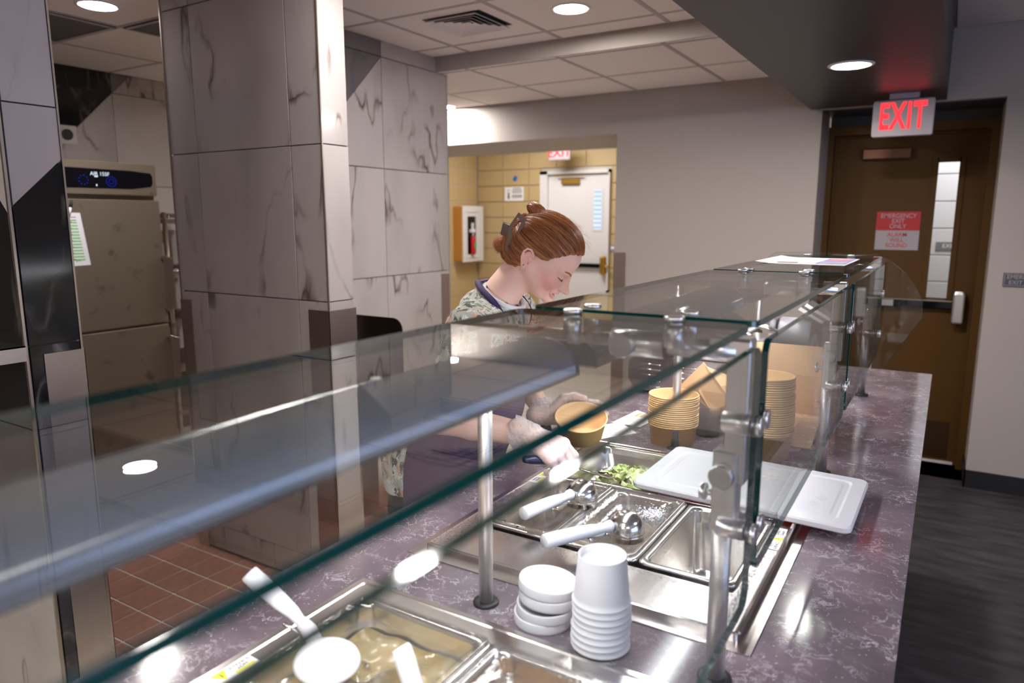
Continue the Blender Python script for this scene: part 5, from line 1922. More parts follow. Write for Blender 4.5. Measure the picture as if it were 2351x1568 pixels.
def torso(G, e=0.0):
    T = G.ell((-1.195, 1.61, .90), (.128 + e, .172 + e, .15 + e), TR)
    T = smin(T, G.ell((-1.135, 1.645, 1.045), (.120 + e, .150 + e, .14 + e), TR), .06)
    T = smin(T, G.ell((-1.090, 1.628, 1.205), (.105 + e, .160 + e, .115 + e), TC), .06)
    T = smin(T, G.cap(tuple(RS + [-.02, .04, 0]), tuple(LS + [-.02, -.04, 0]), .058 + e), .05)
    return T


B = torso(bg)
B = smin(B, bg.cap(RS, RE, .047, .037), .03)
B = smin(B, bg.cap(LS, LE, .047, .037), .03)
B = smin(B, bg.cap(RE, RE * .62 + RW * .38, .039, .037), .012)
B = smin(B, bg.cap(RE * .62 + RW * .38, RW, .037, .0265), .012)
B = smin(B, bg.cap(LE, LW, .038, .0265), .02)
B = smin(B, bg.cap((-1.06, 1.62, 1.30), (-1.04, 1.622, 1.335), .056, .046), .03)
for y0, sx in ((1.52, 0), (1.70, -.02)):
    B = smin(B, bg.cap((-1.235, y0, .86), (-1.225 + sx, y0 - .01, .48), .088, .058), .03)
    B = smin(B, bg.cap((-1.225 + sx, y0 - .01, .48), (-1.25 + sx, y0 - .01, .08), .056, .036), .02)
    B = smin(B, bg.cap((-1.26 + sx, y0 - .01, .045), (-1.12 + sx, y0 - .01, .03), .036, .030), .02)
bv, bf = nets(B, bg.lo, bh)
del B


# ---- hands, 1.8 mm grid
def hand(W, h, n, side, curl, thumb, gloves=False, e=0.0, spread=.0):
    """W wrist, h towards the fingers, n out of the back of the hand; side = +1 when the thumb lies on +s"""
    h = h / np.linalg.norm(h)
    n = n - h * (n @ h)
    n /= np.linalg.norm(n)
    s = np.cross(n, h) * side
    lo, hi = W - .14, W + .16
    c = W + h * .075
    G = Field(c - .115, c + .115, .0021)
    K = [W + h * (.082, .086, .083, .074)[i] + s * (.030, .010, -.011, -.030)[i] for i in range(4)]
    H = G.cap(W - h * .03, W + h * .012, .026 + e, .0245 + e)
    for i in range(4):
        H = smin(H, G.cap(W + h * .012 + s * (.012, .004, -.004, -.012)[i], K[i], .0160 + e, .0120 + e), .010)
    Ln = (.043, .047, .044, .034)
    fr = (.0094, .0096, .0092, .0082)
    tips = []
    for i in range(4):
        a = K[i]
        ang = 0
        Fg = None
        for j, (L, r) in enumerate(((Ln[i], fr[i]), (Ln[i] * .62, fr[i] * .93), (Ln[i] * .5, fr[i] * .85))):
            ang += curl[i][j]
            d = h * math.cos(ang) - n * math.sin(ang) + s * spread * (1.5 - i)
            d /= np.linalg.norm(d)
            b = a + d * L
            q = G.cap(a, b, r + e, r * .94 + e)
            Fg = q if Fg is None else smin(Fg, q, .004)
            a = b
        tips.append(a)
        H = smin(H, Fg, .005)
    a = W + h * .022 + s * .018 - n * .006
    Tg = None
    for j, (dv, L, r) in enumerate(zip(thumb, (.042, .034, .027), (.0140, .0112, .0098))):
        d = h * dv[0] + s * dv[1] - n * dv[2]
        d /= np.linalg.norm(d)
        b = a + d * L
        q = G.cap(a, b, r + e, r * .9 + e)
        Tg = q if Tg is None else smin(Tg, q, .006)
        a = b
    H = smin(H, Tg, .007)
    return G, H, a


hR = np.array([.070, .020, -.036])
nR = np.array([.25, -.50, .80])
curlR = [(.65, .85, .4), (.75, .95, .45), (.8, 1.0, .45), (.85, 1.0, .45)]
thR = [(.75, .60, .45), (.95, .05, .55), (.9, -.3, .5)]
hLh = np.array([.766, .643, .03])
nL = np.array([-.643, .766, .12])
curlL = [(.25, .45, .35), (.28, .48, .35), (.3, .5, .4), (.32, .52, .4)]
thL = [(.70, .78, .02), (.90, .22, .30), (.86, -.12, .50)]
GR, HRd, tipR = hand(RW + hR * .02, hR, nR, 1, curlR, thR)
GL, HLd, tipL = hand(LW, hLh, nL, -1, curlL, thL, spread=.05)
rv, rf = nets(HRd, GR.lo, GR.h)
lv_, lf_ = nets(HLd, GL.lo, GL.h)

# one body mesh
allv = np.concatenate([hw(hv), bv, rv, lv_])
off = np.cumsum([0, len(hv), len(bv), len(rv)])
allf = np.concatenate([hf + off[0], bf + off[1], rf + off[2], lf_ + off[3]])
zb = np.zeros(len(bv) + len(rv) + len(lv_))
skin = pmat('fair_skin', (.72, .42, .31), .48, 0, Subsurface_Weight=.12, Subsurface_Scale=.01, Subsurface_Radius=(1.0, .35, .2))
mx1 = attr_mix(skin, 'blush', (.84, .54, .44), (.84, .33, .27))
N, L = skin.node_tree.nodes, skin.node_tree.links
a2 = N.new('ShaderNodeAttribute')
a2.attribute_name = 'lips'
mx2 = N.new('ShaderNodeMixRGB')
mx2.inputs[2].default_value = (.62, .23, .19, 1)
L.new(a2.outputs['Fac'], mx2.inputs[0])
L.new(mx1.outputs[0], mx2.inputs[1])
L.new(mx2.outputs[0], N['Principled BSDF'].inputs['Base Color'])

per = thing('person', (-1.2, 1.6, 0), 'red haired server leaning over the counter in camouflage shirt, purple apron and gloves', 'person')
np_mesh('body', allv, allf, skin, per, {'blush': np.concatenate([blush, zb]), 'lips': np.concatenate([lip, zb])})


def shell_attr(fn, lo, hi, h):
    G = Field(lo, hi, h)
    F = fn(G)
    return nets(F, G.lo, G.h)


# ---- camouflage shirt
def wr(G, a=.0035):
    return a * (np.sin(G.Z * 70 + 6 * np.sin(G.Y * 21) + G.X * 30) * np.sin(G.Y * 34 + G.X * 47 + G.Z * 18) + .6 * np.sin(G.X * 90 + G.Z * 55 + G.Y * 10))


def shirt(G):
    T = torso(G, .012)
    mR, mL = RS * .30 + RE * .70, LS * .30 + LE * .70
    T = smin(T, G.cap(RS, mR, .066, .062), .04)
    T = smin(T, G.cap(LS, mL, .066, .062), .04)
    T = smin(T, G.cap((-1.065, 1.62, 1.30), (-1.035, 1.622, 1.345), .070, .062), .04)
    for y0 in (1.52, 1.70):
        T = smin(T, G.cap((-1.235, y0, .90), (-1.232, y0, .74), .108, .108), .03)
    T = T - wr(G, .0032)
    # neck opening, hem
    ax = np.array([.50, 0, .86])
    T = smax(T, ((G.X + 1.028) * ax[0] + (G.Z - 1.352) * ax[2]), .004)
    T = smax(T, .80 - G.Z, .01)
    dR = (RE - RS) / np.linalg.norm(RE - RS)
    return T


sv_, sf_ = shell_attr(shirt, (-1.47, 1.27, .78), (-.86, 1.97, 1.43), .0052)
M['camo'] = pmat('camouflage_cotton', (.3, .3, .28), .9)


def camo():
    m = M['camo']
    N, L = m.node_tree.nodes, m.node_tree.links
    tc = N.new('ShaderNodeTexCoord')
    prev = None
    for sc, lo, hi, col, mapsc in ((9, .50, .56, (.40, .44, .40), (1, 1, 1)), (17, .54, .60, (.16, .22, .12), (1, 1.4, .8)), (14, .56, .62, (.55, .33, .22), (1.3, 1, 1)), (38, .55, .60, (.09, .085, .08), (1, 1, .28)), (70, .57, .63, (.68, .68, .62), (1, .4, 1))):
        mp = N.new('ShaderNodeMapping')
        mp.inputs['Scale'].default_value = mapsc
        mp.inputs['Location'].default_value = (sc, sc * .3, 0)
        mp.inputs['Rotation'].default_value = (.5, .3, sc)
        L.new(tc.outputs['Object'], mp.inputs[0])
        n = N.new('ShaderNodeTexNoise')
        n.inputs['Scale'].default_value = sc
        n.inputs['Detail'].default_value = 4
        n.inputs['Distortion'].default_value = 1.2
        L.new(mp.outputs[0], n.inputs['Vector'])
        r = N.new('ShaderNodeValToRGB')
        r.color_ramp.elements[0].position = lo
        r.color_ramp.elements[1].position = hi
        L.new(n.outputs[0], r.inputs[0])
        x = N.new('ShaderNodeMixRGB')
        x.inputs[2].default_value = (*col, 1)
        if prev is None:
            x.inputs[1].default_value = (.52, .52, .47, 1)
        else:
            L.new(prev.outputs[0], x.inputs[1])
        L.new(r.outputs[0], x.inputs[0])
        prev = x
    L.new(prev.outputs[0], N['Principled BSDF'].inputs['Base Color'])


camo()
np_mesh('shirt', sv_, sf_, M['camo'], per)
# white undershirt collar band
ring = []
c0 = np.array([-1.015, 1.622, 1.352])
e1, e2 = np.array([.86, 0, -.50]), np.array([0, 1., 0])
cb_ = MB()
for i in range(33):
    a = 2 * PI * i / 32
    ring.append(tuple(c0 + e1 * .060 * math.cos(a) + e2 * .0585 * math.sin(a) - np.array([.0, 0, .004])))
cb_.tube(ring, .0065, 8, False)
cb_.build('undershirt_collar', pmat('white_cotton', (.72, .72, .74), .9), per)

# ---- apron
M['purple'] = bumpy(pmat('purple_apron_cloth', (.075, .045, .10), .8), 400, .3, .0006)


def apron(G):
    T = torso(G, .024) - wr(G, .0012)
    sk = G.ell((-1.225, 1.605, .76), (.165, .200, .26), TR)
    T = smin(T, sk, .05)
    S = np.abs(T) - .0042
    ang = np.arctan2((G.X + 1.17) * -.39 + (G.Y - 1.62) * .92, (G.X + 1.17) * .92 + (G.Y - 1.62) * .39)
    # bib narrow above, wrapping skirt below
    lim = np.where(G.Z > 1.12, .95 - (G.Z - 1.12) * 2.6, 2.15).astype(np.float32)
    S = smax(S, (np.abs(ang) - lim) * .12, .003)
    S = smax(S, G.Z - 1.245, .003)
    S = smax(S, .50 - G.Z, .003)
    return S


av, af = shell_attr(apron, (-1.46, 1.36, .48), (-.93, 1.88, 1.26), .0044)
_e = np.array([.854, .521, 0])
_d = av - np.array([-1.073, 1.447, .933])
_s, _h = _d @ _e, av[:, 2] - .905
_q = _h - .20 * np.abs(_s)
_w = .0042
chev = np.zeros(len(av))
for _k, _l in ((0, .125), (.018, .095), (.034, .06)):
    chev = np.maximum(chev, np.clip(1.4 - np.abs(_q - _k) / _w, 0, 1) * (np.abs(_s) < _l))
apn = np_mesh('apron', av, af, M['purple'], per, {'chev': chev})
attr_mix(M['purple'], 'chev', (.075, .045, .10), (.022, .012, .045))  # darker chevron stripes mixed into the apron colour
M['purple_strap'] = pmat('violet_neck_strap', (.03, .010, .085), .7)


def ribbon(name, pts, wdir, w, mat, parent, t=.0022):
    b = MB()
    vs = []
    for p, wd in zip(pts, wdir):
        p, wd = Vector(p), Vector(wd).normalized() * w / 2
        vs += [p - wd, p + wd]
    n = len(pts)
    fs = [(2 * i, 2 * i + 1, 2 * i + 3, 2 * i + 2) for i in range(n - 1)]
    # thickness
    nn = []
    for i in range(n):
        a = Vector(pts[min(i + 1, n - 1)]) - Vector(pts[max(i - 1, 0)])
        q = a.cross(Vector(wdir[i])).normalized() * t
        nn += [vs[2 * i] + q, vs[2 * i + 1] + q]
    m = len(vs)
    allf_ = fs + [tuple(m + i for i in f[::-1]) for f in fs]
    for i in range(n - 1):
        allf_ += [(2 * i, 2 * i + 2, m + 2 * i + 2, m + 2 * i), (2 * i + 1, m + 2 * i + 1, m + 2 * i + 3, 2 * i + 3)]
    allf_ += [(0, m, m + 1, 1), (m - 2, m - 1, 2 * m - 1, 2 * m - 2)]
    b.add(vs + nn, allf_, True)
    return b.build(name, mat, parent)


def sp3(pts, n=24):
    out = []
    P_ = [Vector(p) for p in pts]
    P_ = [P_[0] * 2 - P_[1]] + P_ + [P_[-1] * 2 - P_[-2]]
    for i in range(1, len(P_) - 2):
        for k in range(n // (len(pts) - 1) + 1):
            t = k / (n // (len(pts) - 1) + 1)
            a, b, c, d = P_[i - 1], P_[i], P_[i + 1], P_[i + 2]
            out.append(.5 * ((2 * b) + (-a + c) * t + (2 * a - 5 * b + 4 * c - d) * t * t + (-a + 3 * b - 3 * c + d) * t ** 3))
    out.append(P_[-2])
    return [tuple(p) for p in out]


for s_, lab in ((-1, 'r'), (1, 'l')):
    y = lambda d: 1.622 + s_ * d
    pts = sp3([(-1.088, y(.000), 1.388), (-1.072, y(.040), 1.388), (-1.040, y(.068), 1.370), (-.995, y(.078), 1.338), (-.972, y(.078), 1.30), (-.985, y(.075), 1.24)], 30)
    wd = []
    for i, p in enumerate(pts):
        t = i / (len(pts) - 1)
        out_ = Vector((p[0] + 1.035, p[1] - 1.622, .02)).normalized()
        tan = (Vector(pts[min(i + 1, len(pts) - 1)]) - Vector(pts[max(i - 1, 0)])).normalized()
        nrm_ = Vector((.25, s_ * .6, .75)).lerp(Vector((.9, s_ * .35, .2)), t)
        wd.append(tuple(tan.cross(nrm_)))
    ribbon('neck_strap', pts, wd, .018, M['purple_strap'], per)
# waist tie hanging on the far side
tie = sp3([(-1.03, 1.80, 1.045), (-1.0, 1.79, 1.03), (-.978, 1.778, .99), (-.955, 1.765, .935)], 16)
ribbon('waist_tie', tie, [(.8, .5, .3)] * len(tie), .030, M['purple'], per)
# darker chevron stripes on the skirt of the apron
pts_chev = MB()
M['chev'] = pmat('dark_violet_stripe', (.03, .016, .06), .8)

# ---- trousers and shoes
def legs(G):
    T = G.ell((-1.215, 1.61, .86), (.135, .178, .12), TR)
    for y0, sx in ((1.52, 0), (1.70, -.02)):
        T = smin(T, G.cap((-1.235, y0, .86), (-1.225 + sx, y0 - .01, .48), .100, .072), .03)
        T = smin(T, G.cap((-1.225 + sx, y0 - .01, .48), (-1.25 + sx, y0 - .01, .09), .070, .055), .02)
    T = smax(T, .085 - G.Z, .01)
    return smax(T - wr(G, .003), G.Z - .83, .01)


tv, tf = shell_attr(legs, (-1.46, 1.36, .06), (-1.02, 1.86, .90), .0085)
np_mesh('trousers', tv, tf, pmat('black_trousers', (.015, .015, .018), .85), per)


def shoes(G):
    T = None
    for y0, sx in ((1.52, 0), (1.70, -.02)):
        q = G.cap((-1.265 + sx, y0 - .01, .052), (-1.115 + sx, y0 - .01, .040), .046, .040)
        T = q if T is None else np.minimum(T, q)
    return smax(T, .001 - G.Z, .004)


tv, tf = shell_attr(shoes, (-1.36, 1.42, -.01), (-1.02, 1.78, .12), .006)
np_mesh('shoe', tv, tf, M['black'], per)

# ---- gloves: loose crinkled film
M['glove'] = None


def glove_mat():
    m, N, L = new_mat('clear_vinyl_glove')
    N.remove(N['Principled BSDF'])
    out = N['Material Output']
    tc = N.new('ShaderNodeTexCoord')
    n = N.new('ShaderNodeTexNoise')
    n.inputs['Scale'].default_value = 45
    n.inputs['Detail'].default_value = 5
    n.inputs['Distortion'].default_value = 1.5
    L.new(tc.outputs['Object'], n.inputs['Vector'])
    bp = N.new('ShaderNodeBump')
    bp.inputs['Strength'].default_value = .5
    bp.inputs['Distance'].default_value = .004
    L.new(n.outputs[0], bp.inputs['Height'])
    tr = N.new('ShaderNodeBsdfTransparent')
    tr.inputs[0].default_value = (.95, .95, .95, 1)
    pr = N.new('ShaderNodeBsdfPrincipled')
    pr.inputs['Base Color'].default_value = (.72, .68, .68, 1)
    pr.inputs['Roughness'].default_value = .3
    L.new(bp.outputs[0], pr.inputs['Normal'])
    lw = N.new('ShaderNodeLayerWeight')
    lw.inputs[0].default_value = .35
    L.new(bp.outputs[0], lw.inputs['Normal'])
    mr = N.new('ShaderNodeMapRange')
    mr.inputs['To Min'].default_value = .26
    mr.inputs['To Max'].default_value = .95
    L.new(lw.outputs['Facing'], mr.inputs[0])
    mx = N.new('ShaderNodeMixShader')
    L.new(mr.outputs[0], mx.inputs[0])
    L.new(tr.outputs[0], mx.inputs[1])
    L.new(pr.outputs[0], mx.inputs[2])
    L.new(mx.outputs[0], out.inputs[0])
    return m


M['glove'] = glove_mat()


def crinkle(G, a=.0012):
    return a * (np.sin(G.X * 420 + 3 * np.sin(G.Y * 260)) * np.sin(G.Z * 380 + 3 * np.sin(G.X * 210)) + np.sin(G.Y * 330 + G.Z * 220 + 2 * np.sin(G.X * 300)))


for W, h, n, sd, cu_, t_, spd, E_ in ((RW + hR * .02, hR, nR, 1, curlR, thR, 0, RE), (LW, hLh, nL, -1, curlL, thL, .05, LE)):
    G, H, _ = hand(W, h, n, sd, cu_, t_, e=.0020, spread=spd)
    H = H - crinkle(G, .0005)
    hd_ = h / np.linalg.norm(h)
    back = (E_ - W) / np.linalg.norm(E_ - W)
    # flared cuff: open film tube over the wrist
    flare = G.cap(W + back * .0, W + back * .038, .031, .041) - crinkle(G, .0012)
    H2 = smin(H, flare, .008)
    cutp = (G.X - W[0] - back[0] * .036) * back[0] + (G.Y - W[1] - back[1] * .036) * back[1] + (G.Z - W[2] - back[2] * .036) * back[2]
    cutp = cutp + .004 * np.sin(G.Z * 160 + G.Y * 120)
    H2 = smax(H2, cutp, .002)
    # hollow cuff end
    H2 = smax(H2, -(G.cap(W + back * .012, W + back * .06, .0285, .0385)), .0015)
    gv, gf = nets(H2, G.lo, G.h)
    np_mesh('glove', gv, gf, M['glove'], per)

# ---- teeth, lashes, brows, earring
tt = MB()
for k in range(-4, 5):
    a = k * .19
    c_ = (.1085 - .028 * (1 - math.cos(a)), .0235 * math.sin(a), -.0385)
    w_ = .0034 if k else .0036
    p0 = [hw((c_[0] + sx * .0016, c_[1] + sy * w_ * .62, c_[2] + sz * .0032)) for sz in (-1, 1) for sy in (-1, 1) for sx in (-1, 1)]
    tt.add(p0, [(0, 2, 3, 1), (4, 5, 7, 6), (0, 1, 5, 4), (2, 6, 7, 3), (0, 4, 6, 2), (1, 3, 7, 5)])
tt.build('teeth', pmat('teeth_enamel', (.86, .82, .74), .25), per)
mo = MB()
mo.add([hw(p) for p in ((.090, -.025, -.050), (.090, .025, -.050), (.090, .025, -.034), (.090, -.025, -.034), (.1035, 0, -.050), (.1035, 0, -.034))], [(0, 1, 2, 3), (0, 4, 1), (3, 2, 5)])
mo.build('mouth_inside', pmat('mouth_dark', (.10, .02, .02), .5), per)
ls = MB()
br = MB()
rnd = random.Random(2)
for s_ in (-1, 1):
    for k in range(24):
        t = k / 23
        l0, u0 = s_ * (.0195 + .0290 * t), .0070 - .0035 * math.sin(PI * t)
        f0 = surf_f(D, l0, u0)
        ln = .0045 + .003 * t
        ls.tube([hw((f0, l0, u0)), hw((f0 + ln * .7, l0 + s_ * .0015 * t, u0 - .0022)), hw((f0 + ln, l0 + s_ * .004 * t, u0 - .001))], [.0003, .0002, .0001], 4)
    ls.tube([hw((surf_f(D, s_ * (.0195 + .0290 * k / 10), .0070 - .0035 * math.sin(PI * k / 10)) + .0001, s_ * (.0195 + .0290 * k / 10), .0070 - .0035 * math.sin(PI * k / 10))) for k in range(11)], .0008, 5)
    for k in range(150):
        t = rnd.random()
        l0, u0 = s_ * (.012 + .034 * t), .0265 + .004 * math.sin(PI * t * .8) + rnd.uniform(-.0028, .0028) * (1 - .6 * t)
        f0 = surf_f(D, l0, u0) + .0002
        l1 = l0 + s_ * .004
        l2 = l0 + s_ * .007
        br.tube([hw((f0, l0, u0)), hw((surf_f(D, l1, u0 + .001) + .0003, l1, u0 + .001)), hw((surf_f(D, l2, u0 + .001) + .0002, l2, u0 + .001))], [.00032, .00028, .0001], 4)
ls.build('eyelashes', pmat('dark_lash', (.05, .02, .012), .6), per)
br.build('eyebrow', pmat('auburn_brow', (.42, .19, .09), .8), per)
er = MB()
er.lathe([(.0001, .0022), (.0022, .0012), (.0026, 0)], hw((-.001, -.0775, -.0185)), tuple(-HL), 12)
er.build('stud_earring', pmat('turquoise_stone', (.05, .25, .35), .2), per)
er = MB()
er.tube([tuple(hw((.001, -.0785, -.023)) + np.array([0, 0, -.0045 + .0045 * math.cos(a)]) + HL * -.0012 * math.sin(a) + HF * .0038 * math.sin(a)) for a in [2 * PI * k / 16 for k in range(17)]], .0009, 6, False)
er.build('hoop_earring', M['chrome'], per)

# ---- hair
hg = Field((-.125, -.10, -.075), (.130, .10, .165), .0020)


def hairmass(G):
    A = G.ell((.000, 0, .042), (.087, .0815, .0985))
    Bq = G.ell((.045, 0, .057), (.073, .0715, .0800))
    H = smin(A, Bq, .03)
    H = smin(H, G.ell((-.045, 0, .000), (.038, .062, .052)), .03)
    return H


Hm = hairmass(hg)
fx = np.array([-.2, -.036, -.012, -.004, .004, .014, .030, .044, .060, .085, .110, .2], np.float32)
ux = np.array([-.048, -.046, -.038, -.020, .010, .0225, .0215, .028, .050, .075, .088, .10], np.float32)
lim = np.interp(hg.X.ravel(), fx, ux).reshape(hg.X.shape).astype(np.float32)
# towards the middle of the brow the hairline sits higher than at the temples
mid = np.clip(1 - np.abs(hg.Y) / .055, 0, 1)
lim = lim + np.where(hg.X > .03, mid * .020 * np.clip((.11 - hg.X) / .05, 0, 1), 0)
Hm = smax(Hm, (lim - hg.Z) * .8, .008)
for s_ in (-1, 1):
    Hm = smax(Hm, -hg.ell((-.001, s_ * .078, -.003), (.019, .020, .029)), .004)
Cc = np.array([-.080, 0, .055])


def strand_phase(f, l, u):
    """angle around the axis through the clip: locks run along constant angle"""
    ax = np.array([-.96, 0, .28])
    ax /= np.linalg.norm(ax)
    e1 = np.array([0, 1., 0])
    e2 = np.cross(ax, e1)
    q = np.stack([f - .01, l, u - .035], -1)
    return np.arctan2(q @ e2, q @ e1), q @ ax


ph, axd = strand_phase(hg.X, hg.Y, hg.Z)
ph = ph.astype(np.float32)
tw = ph + 3.0 * axd.astype(np.float32)
disp = .0012 * np.sin(tw * 23 + 2 * np.sin(tw * 5)) + .0009 * np.sin(tw * 57 + 3 * np.sin(tw * 9)) + .0005 * np.sin(tw * 131)
Hm = Hm - disp.astype(np.float32)
kv, kf = nets(Hm, hg.lo, hg.h)
pa, aa = strand_phase(kv[:, 0], kv[:, 1], kv[:, 2])
ta = pa + 3.0 * aa
tone = .5 + .22 * np.sin(ta * 31 + 2 * np.sin(ta * 7)) + .18 * np.sin(ta * 83 + 1.5 * np.sin(ta * 13)) + .14 * np.sin(ta * 190)
M['hair'] = pmat('auburn_hair', (.3, .09, .03), .38, 0, Anisotropic=.5, Specular_IOR_Level=.6)
attr_mix(M['hair'], 'tone', (.11, .030, .009), (.42, .145, .038))
hair = np_mesh('hair', hw(kv), kf, M['hair'], per, {'tone': np.clip(tone, 0, 1)})

# fine locks laid over the hair mass, from the hairline back to the clip
M['strand'] = pmat('auburn_strand', (.46, .165, .045), .35, 0, Specular_IOR_Level=.6)
M['strand_dk'] = pmat('dark_auburn_strand', (.20, .055, .016), .4)
sd = {0: MB(), 1: MB()}
ctr = np.array([.01, 0, .035])
rnd = random.Random(8)


def hm_val(p):
    """distance estimate to the smooth hair mass at one point"""
    class G1:
        pass
    g1 = Field.__new__(Field)
    g1.X, g1.Y, g1.Z = (np.array([q], np.float32) for q in p)
    return float(hairmass(g1)[0])


def onto(d, off_):
    lo_, hi_ = .03, .17
    for _ in range(13):
        m_ = (lo_ + hi_) / 2
        if hm_val(ctr + d * m_) < off_:
            lo_ = m_
        else:
            hi_ = m_
    return ctr + d * lo_


ax_ = np.array([-.96, 0, .28])
ax_ /= np.linalg.norm(ax_)
e1_ = np.array([0, 1., 0])
e2_ = np.cross(ax_, e1_)
for k in range(1100):
    phi = rnd.uniform(0, 2 * PI)
    t0, t1 = rnd.uniform(-.82, -.1), rnd.uniform(.3, .96)
    offs = rnd.uniform(.0006, .0022)
    pts = []
    wob = rnd.uniform(-.08, .08)
    okk = True
    for i in range(11):
        t = t0 + (t1 - t0) * i / 10
        el = t * PI / 2
        p_ = phi - .25 * t + wob * math.sin(3 * t)
        d = ax_ * math.sin(el) + (e1_ * math.cos(p_) + e2_ * math.sin(p_)) * math.cos(el)
        q = onto(d, offs)
        lm_ = np.interp(q[0], fx, ux) + (max(0, 1 - abs(q[1]) / .055) * .020 * min(1, max(0, (.11 - q[0]) / .05)) if q[0] > .03 else 0)
        if q[2] < lm_ - .001 or (abs(q[1]) > .055 and -.026 < q[0] < .022 and -.04 < q[2] < .029):
            if pts:
                break
            continue
        pts.append(tuple(hw(q)))
    if len(pts) > 3:
        n_ = len(pts)
        sd[0 if rnd.random() < .62 else 1].tube(pts, [.0001 + .00042 * math.sin(PI * (i + .4) / n_) for i in range(n_)], 3, False)
sd[0].build('hair_locks', M['strand'], hair)
sd[1].build('hair_locks', M['strand_dk'], hair)
# flyaways
fl = MB()
for k in range(60):
    a = rnd.uniform(0, 1)
    base = np.array([rnd.uniform(-.03, .10), rnd.uniform(-.05, .03), 0])
    d = np.array([base[0] - .01, base[1], rnd.uniform(.05, .11)])
    d /= np.linalg.norm(d)
    q = onto(d, .001)
    q2 = onto(d, .001) + d * rnd.uniform(.003, .008) + np.array([rnd.uniform(.005, .02), 0, 0])
    q3 = q2 + d * rnd.uniform(-.004, .004) + np.array([rnd.uniform(.006, .018), rnd.uniform(-.006, .006), -.004])
    fl.tube([tuple(hw(q)), tuple(hw(q2)), tuple(hw(q3))], [.0002, .00018, .0001], 3, False)
for k in range(6):   # wisps at the nape and before the ear
    f0 = rnd.uniform(-.055, -.02)
    fl.tube([tuple(hw((f0, -.058, -.035))), tuple(hw((f0 + .004, -.060, -.05))), tuple(hw((f0 + rnd.uniform(-.008, .012), -.056, -.066)))], [.0004, .0003, .0001], 3, False)
fl.build('hair_wisps', M['strand'], hair)


# twisted bun above the clip and the loop of hair below it
def coil(name, c, R1, r1, axis_a, axis_b, turns, thick, sq=1.0):
    b = MB()
    c = np.array(c)
    a_, b_ = np.array(axis_a, float), np.array(axis_b, float)
    a_ /= np.linalg.norm(a_)
    b_ /= np.linalg.norm(b_)
    c_ax = np.cross(a_, b_)
    for j in range(26):
        u = j / 25
        phs = rnd.uniform(0, 1)
        pts = []
        for i in range(15):
            v = 2 * PI * i / 14
            tw_ = v + u * turns
            ctrp = c + a_ * (u - .5) * 2 * R1 * .8
            rad = r1 * math.sqrt(max(.08, 1 - ((u - .5) * 1.75) ** 2)) * (1 + .05 * math.sin(7 * u + phs))
            pts.append(tuple(hw(ctrp + b_ * rad * math.cos(v) * sq + c_ax * rad * math.sin(v) + a_ * .006 * math.sin(v + 1))))
        b.tube(pts, thick * (.8 + .4 * rnd.random()), 6, False)
    return b.build(name, M['hair'], hair)


core = MB()
for c_, r_ in (((-.062, 0, .112), (.030, .024, .017)), ((-.082, 0, -.018), (.020, .028, .020)), ((-.080, 0, .032), (.016, .034, .055))):
    vs = []
    for i in range(9):
        for j in range(16):
            a, b_ = PI * i / 8, 2 * PI * j / 16
            vs.append(tuple(hw((c_[0] + r_[0] * math.sin(a) * math.cos(b_), c_[1] + r_[1] * math.sin(a) * math.sin(b_), c_[2] + r_[2] * math.cos(a)))))
    core.add(vs, [(i * 16 + j, (i + 1) * 16 + j, (i + 1) * 16 + (j + 1) % 16, i * 16 + (j + 1) % 16) for i in range(8) for j in range(16)], True)
core.build('bun_core', M['strand_dk'], hair)
M['strand_m'] = pmat('mid_auburn_strand', (.36, .11, .03), .38, 0, Specular_IOR_Level=.6)


def strands_on(cen, rad, axis, n, mat, thick, seed, twist=1.4):
    b = MB()
    rr_ = random.Random(seed)
    ax = np.array(axis, float)
    ax /= np.linalg.norm(ax)
    u0 = np.cross(ax, [0.3, 1, .2])
    u0 /= np.linalg.norm(u0)
    w0 = np.cross(ax, u0)
    for k in range(n):
        p0 = rr_.uniform(0, 2 * PI)
        pts = []
        for i in range(12):
            t = -1 + 2 * i / 11
            el = t * PI / 2 * .93
            a = p0 + twist * t
            d = ax * math.sin(el) + (u0 * math.cos(a) + w0 * math.sin(a)) * math.cos(el)
            k_ = 1 + rr_.uniform(0, .05)
            pts.append(tuple(hw(np.array(cen) + d * np.array(rad) * k_)))
        b.tube(pts, [thick * (.3 + .9 * math.sin(PI * (i + .5) / 12)) for i in range(12)], 5, False)
    return b.build('hair_locks', mat, hair)


strands_on((-.062, 0, .112), (.031, .025, .018), (.75, .5, .1), 110, M['strand_m'], .0011, 1, 2.2)
strands_on((-.062, 0, .112), (.031, .025, .018), (.75, .5, .1), 60, M['strand_dk'], .0011, 2, 2.2)
strands_on((-.085, 0, -.018), (.022, .030, .022), (.3, .9, .6), 90, M['strand_m'], .0011, 3, 1.6)
strands_on((-.080, 0, .032), (.018, .037, .055), (-.1, 0, 1), 70, M['strand_m'], .0012, 4, 2.6)
strands_on((-.085, 0, -.018), (.026, .034, .027), (.3, .9, .6), 26, M['strand'], .0005, 5, 1.6)

# claw clip: two slotted jaws gripping the twist
M['clip'] = pmat('brown_clip_plastic', (.13, .085, .055), .25)
cl_ = MB()


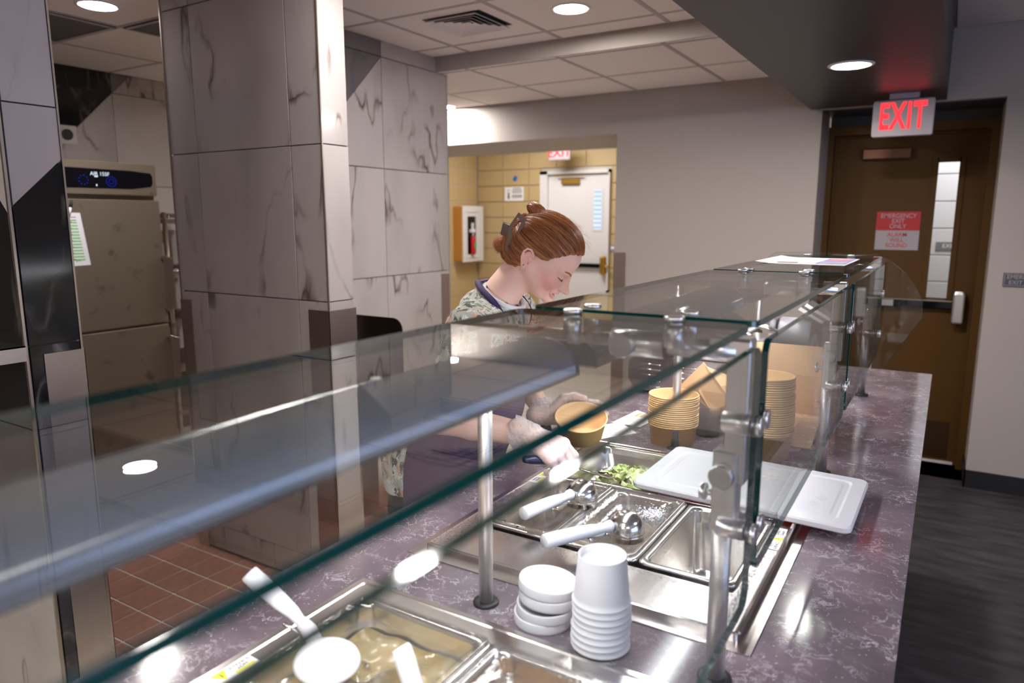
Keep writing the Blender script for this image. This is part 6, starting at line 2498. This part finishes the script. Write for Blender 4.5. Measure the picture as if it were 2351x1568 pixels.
def jaw(l0, pts2, slot, t=.003, dl=0.0):
    n = len(pts2)
    m_ = len(slot)
    vs = [hw((p[0], l0 + dl * i / n, p[1])) for i, p in enumerate(pts2)] + [hw((p[0], l0, p[1])) for p in slot]
    vs2 = [tuple(np.array(v_) + HL * t) for v_ in vs]
    k = len(vs)
    fs = []
    for i in range(n):       # ring between outer and slot outline (same vertex count)
        j = (i + 1) % n
        fs.append((i, j, n + j, n + i))
        fs.append((k + i, k + n + i, k + n + j, k + j))
        fs.append((i, k + i, k + j, j))
        fs.append((n + i, n + j, k + n + j, k + n + i))
    cl_.add([tuple(v_) for v_ in vs] + vs2, fs)


outer = [(-.0935, .084), (-.0655, .081), (-.061, .055), (-.059, .031), (-.045, -.024), (-.0655, -.0175), (-.080, .015), (-.093, .042)]
slot = [(-.087, .071), (-.073, .069), (-.069, .052), (-.067, .035), (-.060, .008), (-.066, .009), (-.076, .030), (-.086, .045)]
jaw(-.061, outer, slot)
jaw(.052, outer, slot)
cl_.build('claw_clip', M['clip'], per)
tk = MB()
for (a, b_) in (((-.120, .060), (-.098, .075)),):
    vs = [hw(p) for p in ((-.115, -.030, .0345), (-.085, -.036, .042), (-.079, -.036, .010), (-.1035, -.030, .005), (-.117, -.020, .0365), (-.086, .010, .044), (-.080, .010, .012), (-.105, -.020, .007))]
    tk.add([tuple(v_) for v_ in vs], [(0, 1, 2, 3), (7, 6, 5, 4), (0, 4, 5, 1), (1, 5, 6, 2), (2, 6, 7, 3), (3, 7, 4, 0)])
tk.build('claw_clip_grip', M['clip'], per)

# ---- serving tongs with a blue grip
tg = thing('serving_tongs', (-.75, 1.45, .95), 'stainless serving tongs with a dark blue grip in the gloved hand', 'tongs')
A0, A1, A2 = Vector((-.792, 1.352, 1.008)), Vector((-.748, 1.435, .985)), Vector((-.705, 1.585, .912))
MB().tube([A0, A0.lerp(A1, .25), A0.lerp(A1, .6), A1], [.0085, .0105, .0095, .008], 12).build('grip', pmat('navy_grip', (.004, .006, .035), .35), tg)
for s_ in (-1, 1):
    sv2 = Vector((.012, -.004, .0)) * s_
    b = MB()
    P_ = [A1, A1.lerp(A2, .35) + sv2 * 1.0, A1.lerp(A2, .7) + sv2 * 1.4, A2 + sv2 * 1.2, A2 + sv2 * .9 + Vector((.006, .028, -.008)), A2 + sv2 * .5 + Vector((.01, .050, -.012))]
    W_ = [.006, .007, .009, .013, .017, .006]
    vs = []
    for p_, w_ in zip(P_, W_):
        side = Vector((.93, -.28, 0.0))
        up_ = Vector((0, 0, 1))
        vs += [p_ - side * w_ + up_ * .003, p_ - side * w_ * .4 - up_ * .001, p_ + side * w_ * .4 - up_ * .001, p_ + side * w_ + up_ * .003]
    m_ = 4
    fs = [(i * m_ + j, (i + 1) * m_ + j, (i + 1) * m_ + j + 1, i * m_ + j + 1) for i in range(len(P_) - 1) for j in range(3)]
    vb = [v_ - Vector((0, 0, .0015)) for v_ in vs]
    k = len(vs)
    fs += [tuple(k + q for q in f[::-1]) for f in fs]
    for i in range(len(P_) - 1):
        fs += [(i * m_, k + i * m_, k + (i + 1) * m_, (i + 1) * m_), (i * m_ + 3, (i + 1) * m_ + 3, k + (i + 1) * m_ + 3, k + i * m_ + 3)]
    b.add(vs + vb, fs, True)
    b.build('arm', M['polish'], tg)

for o_ in bpy.data.objects:
    if o_.name.split('.')[0] in ('hair_locks', 'hair_wisps', 'eyelashes', 'eyebrow', 'teeth'):
        o_['kind'] = 'stuff'
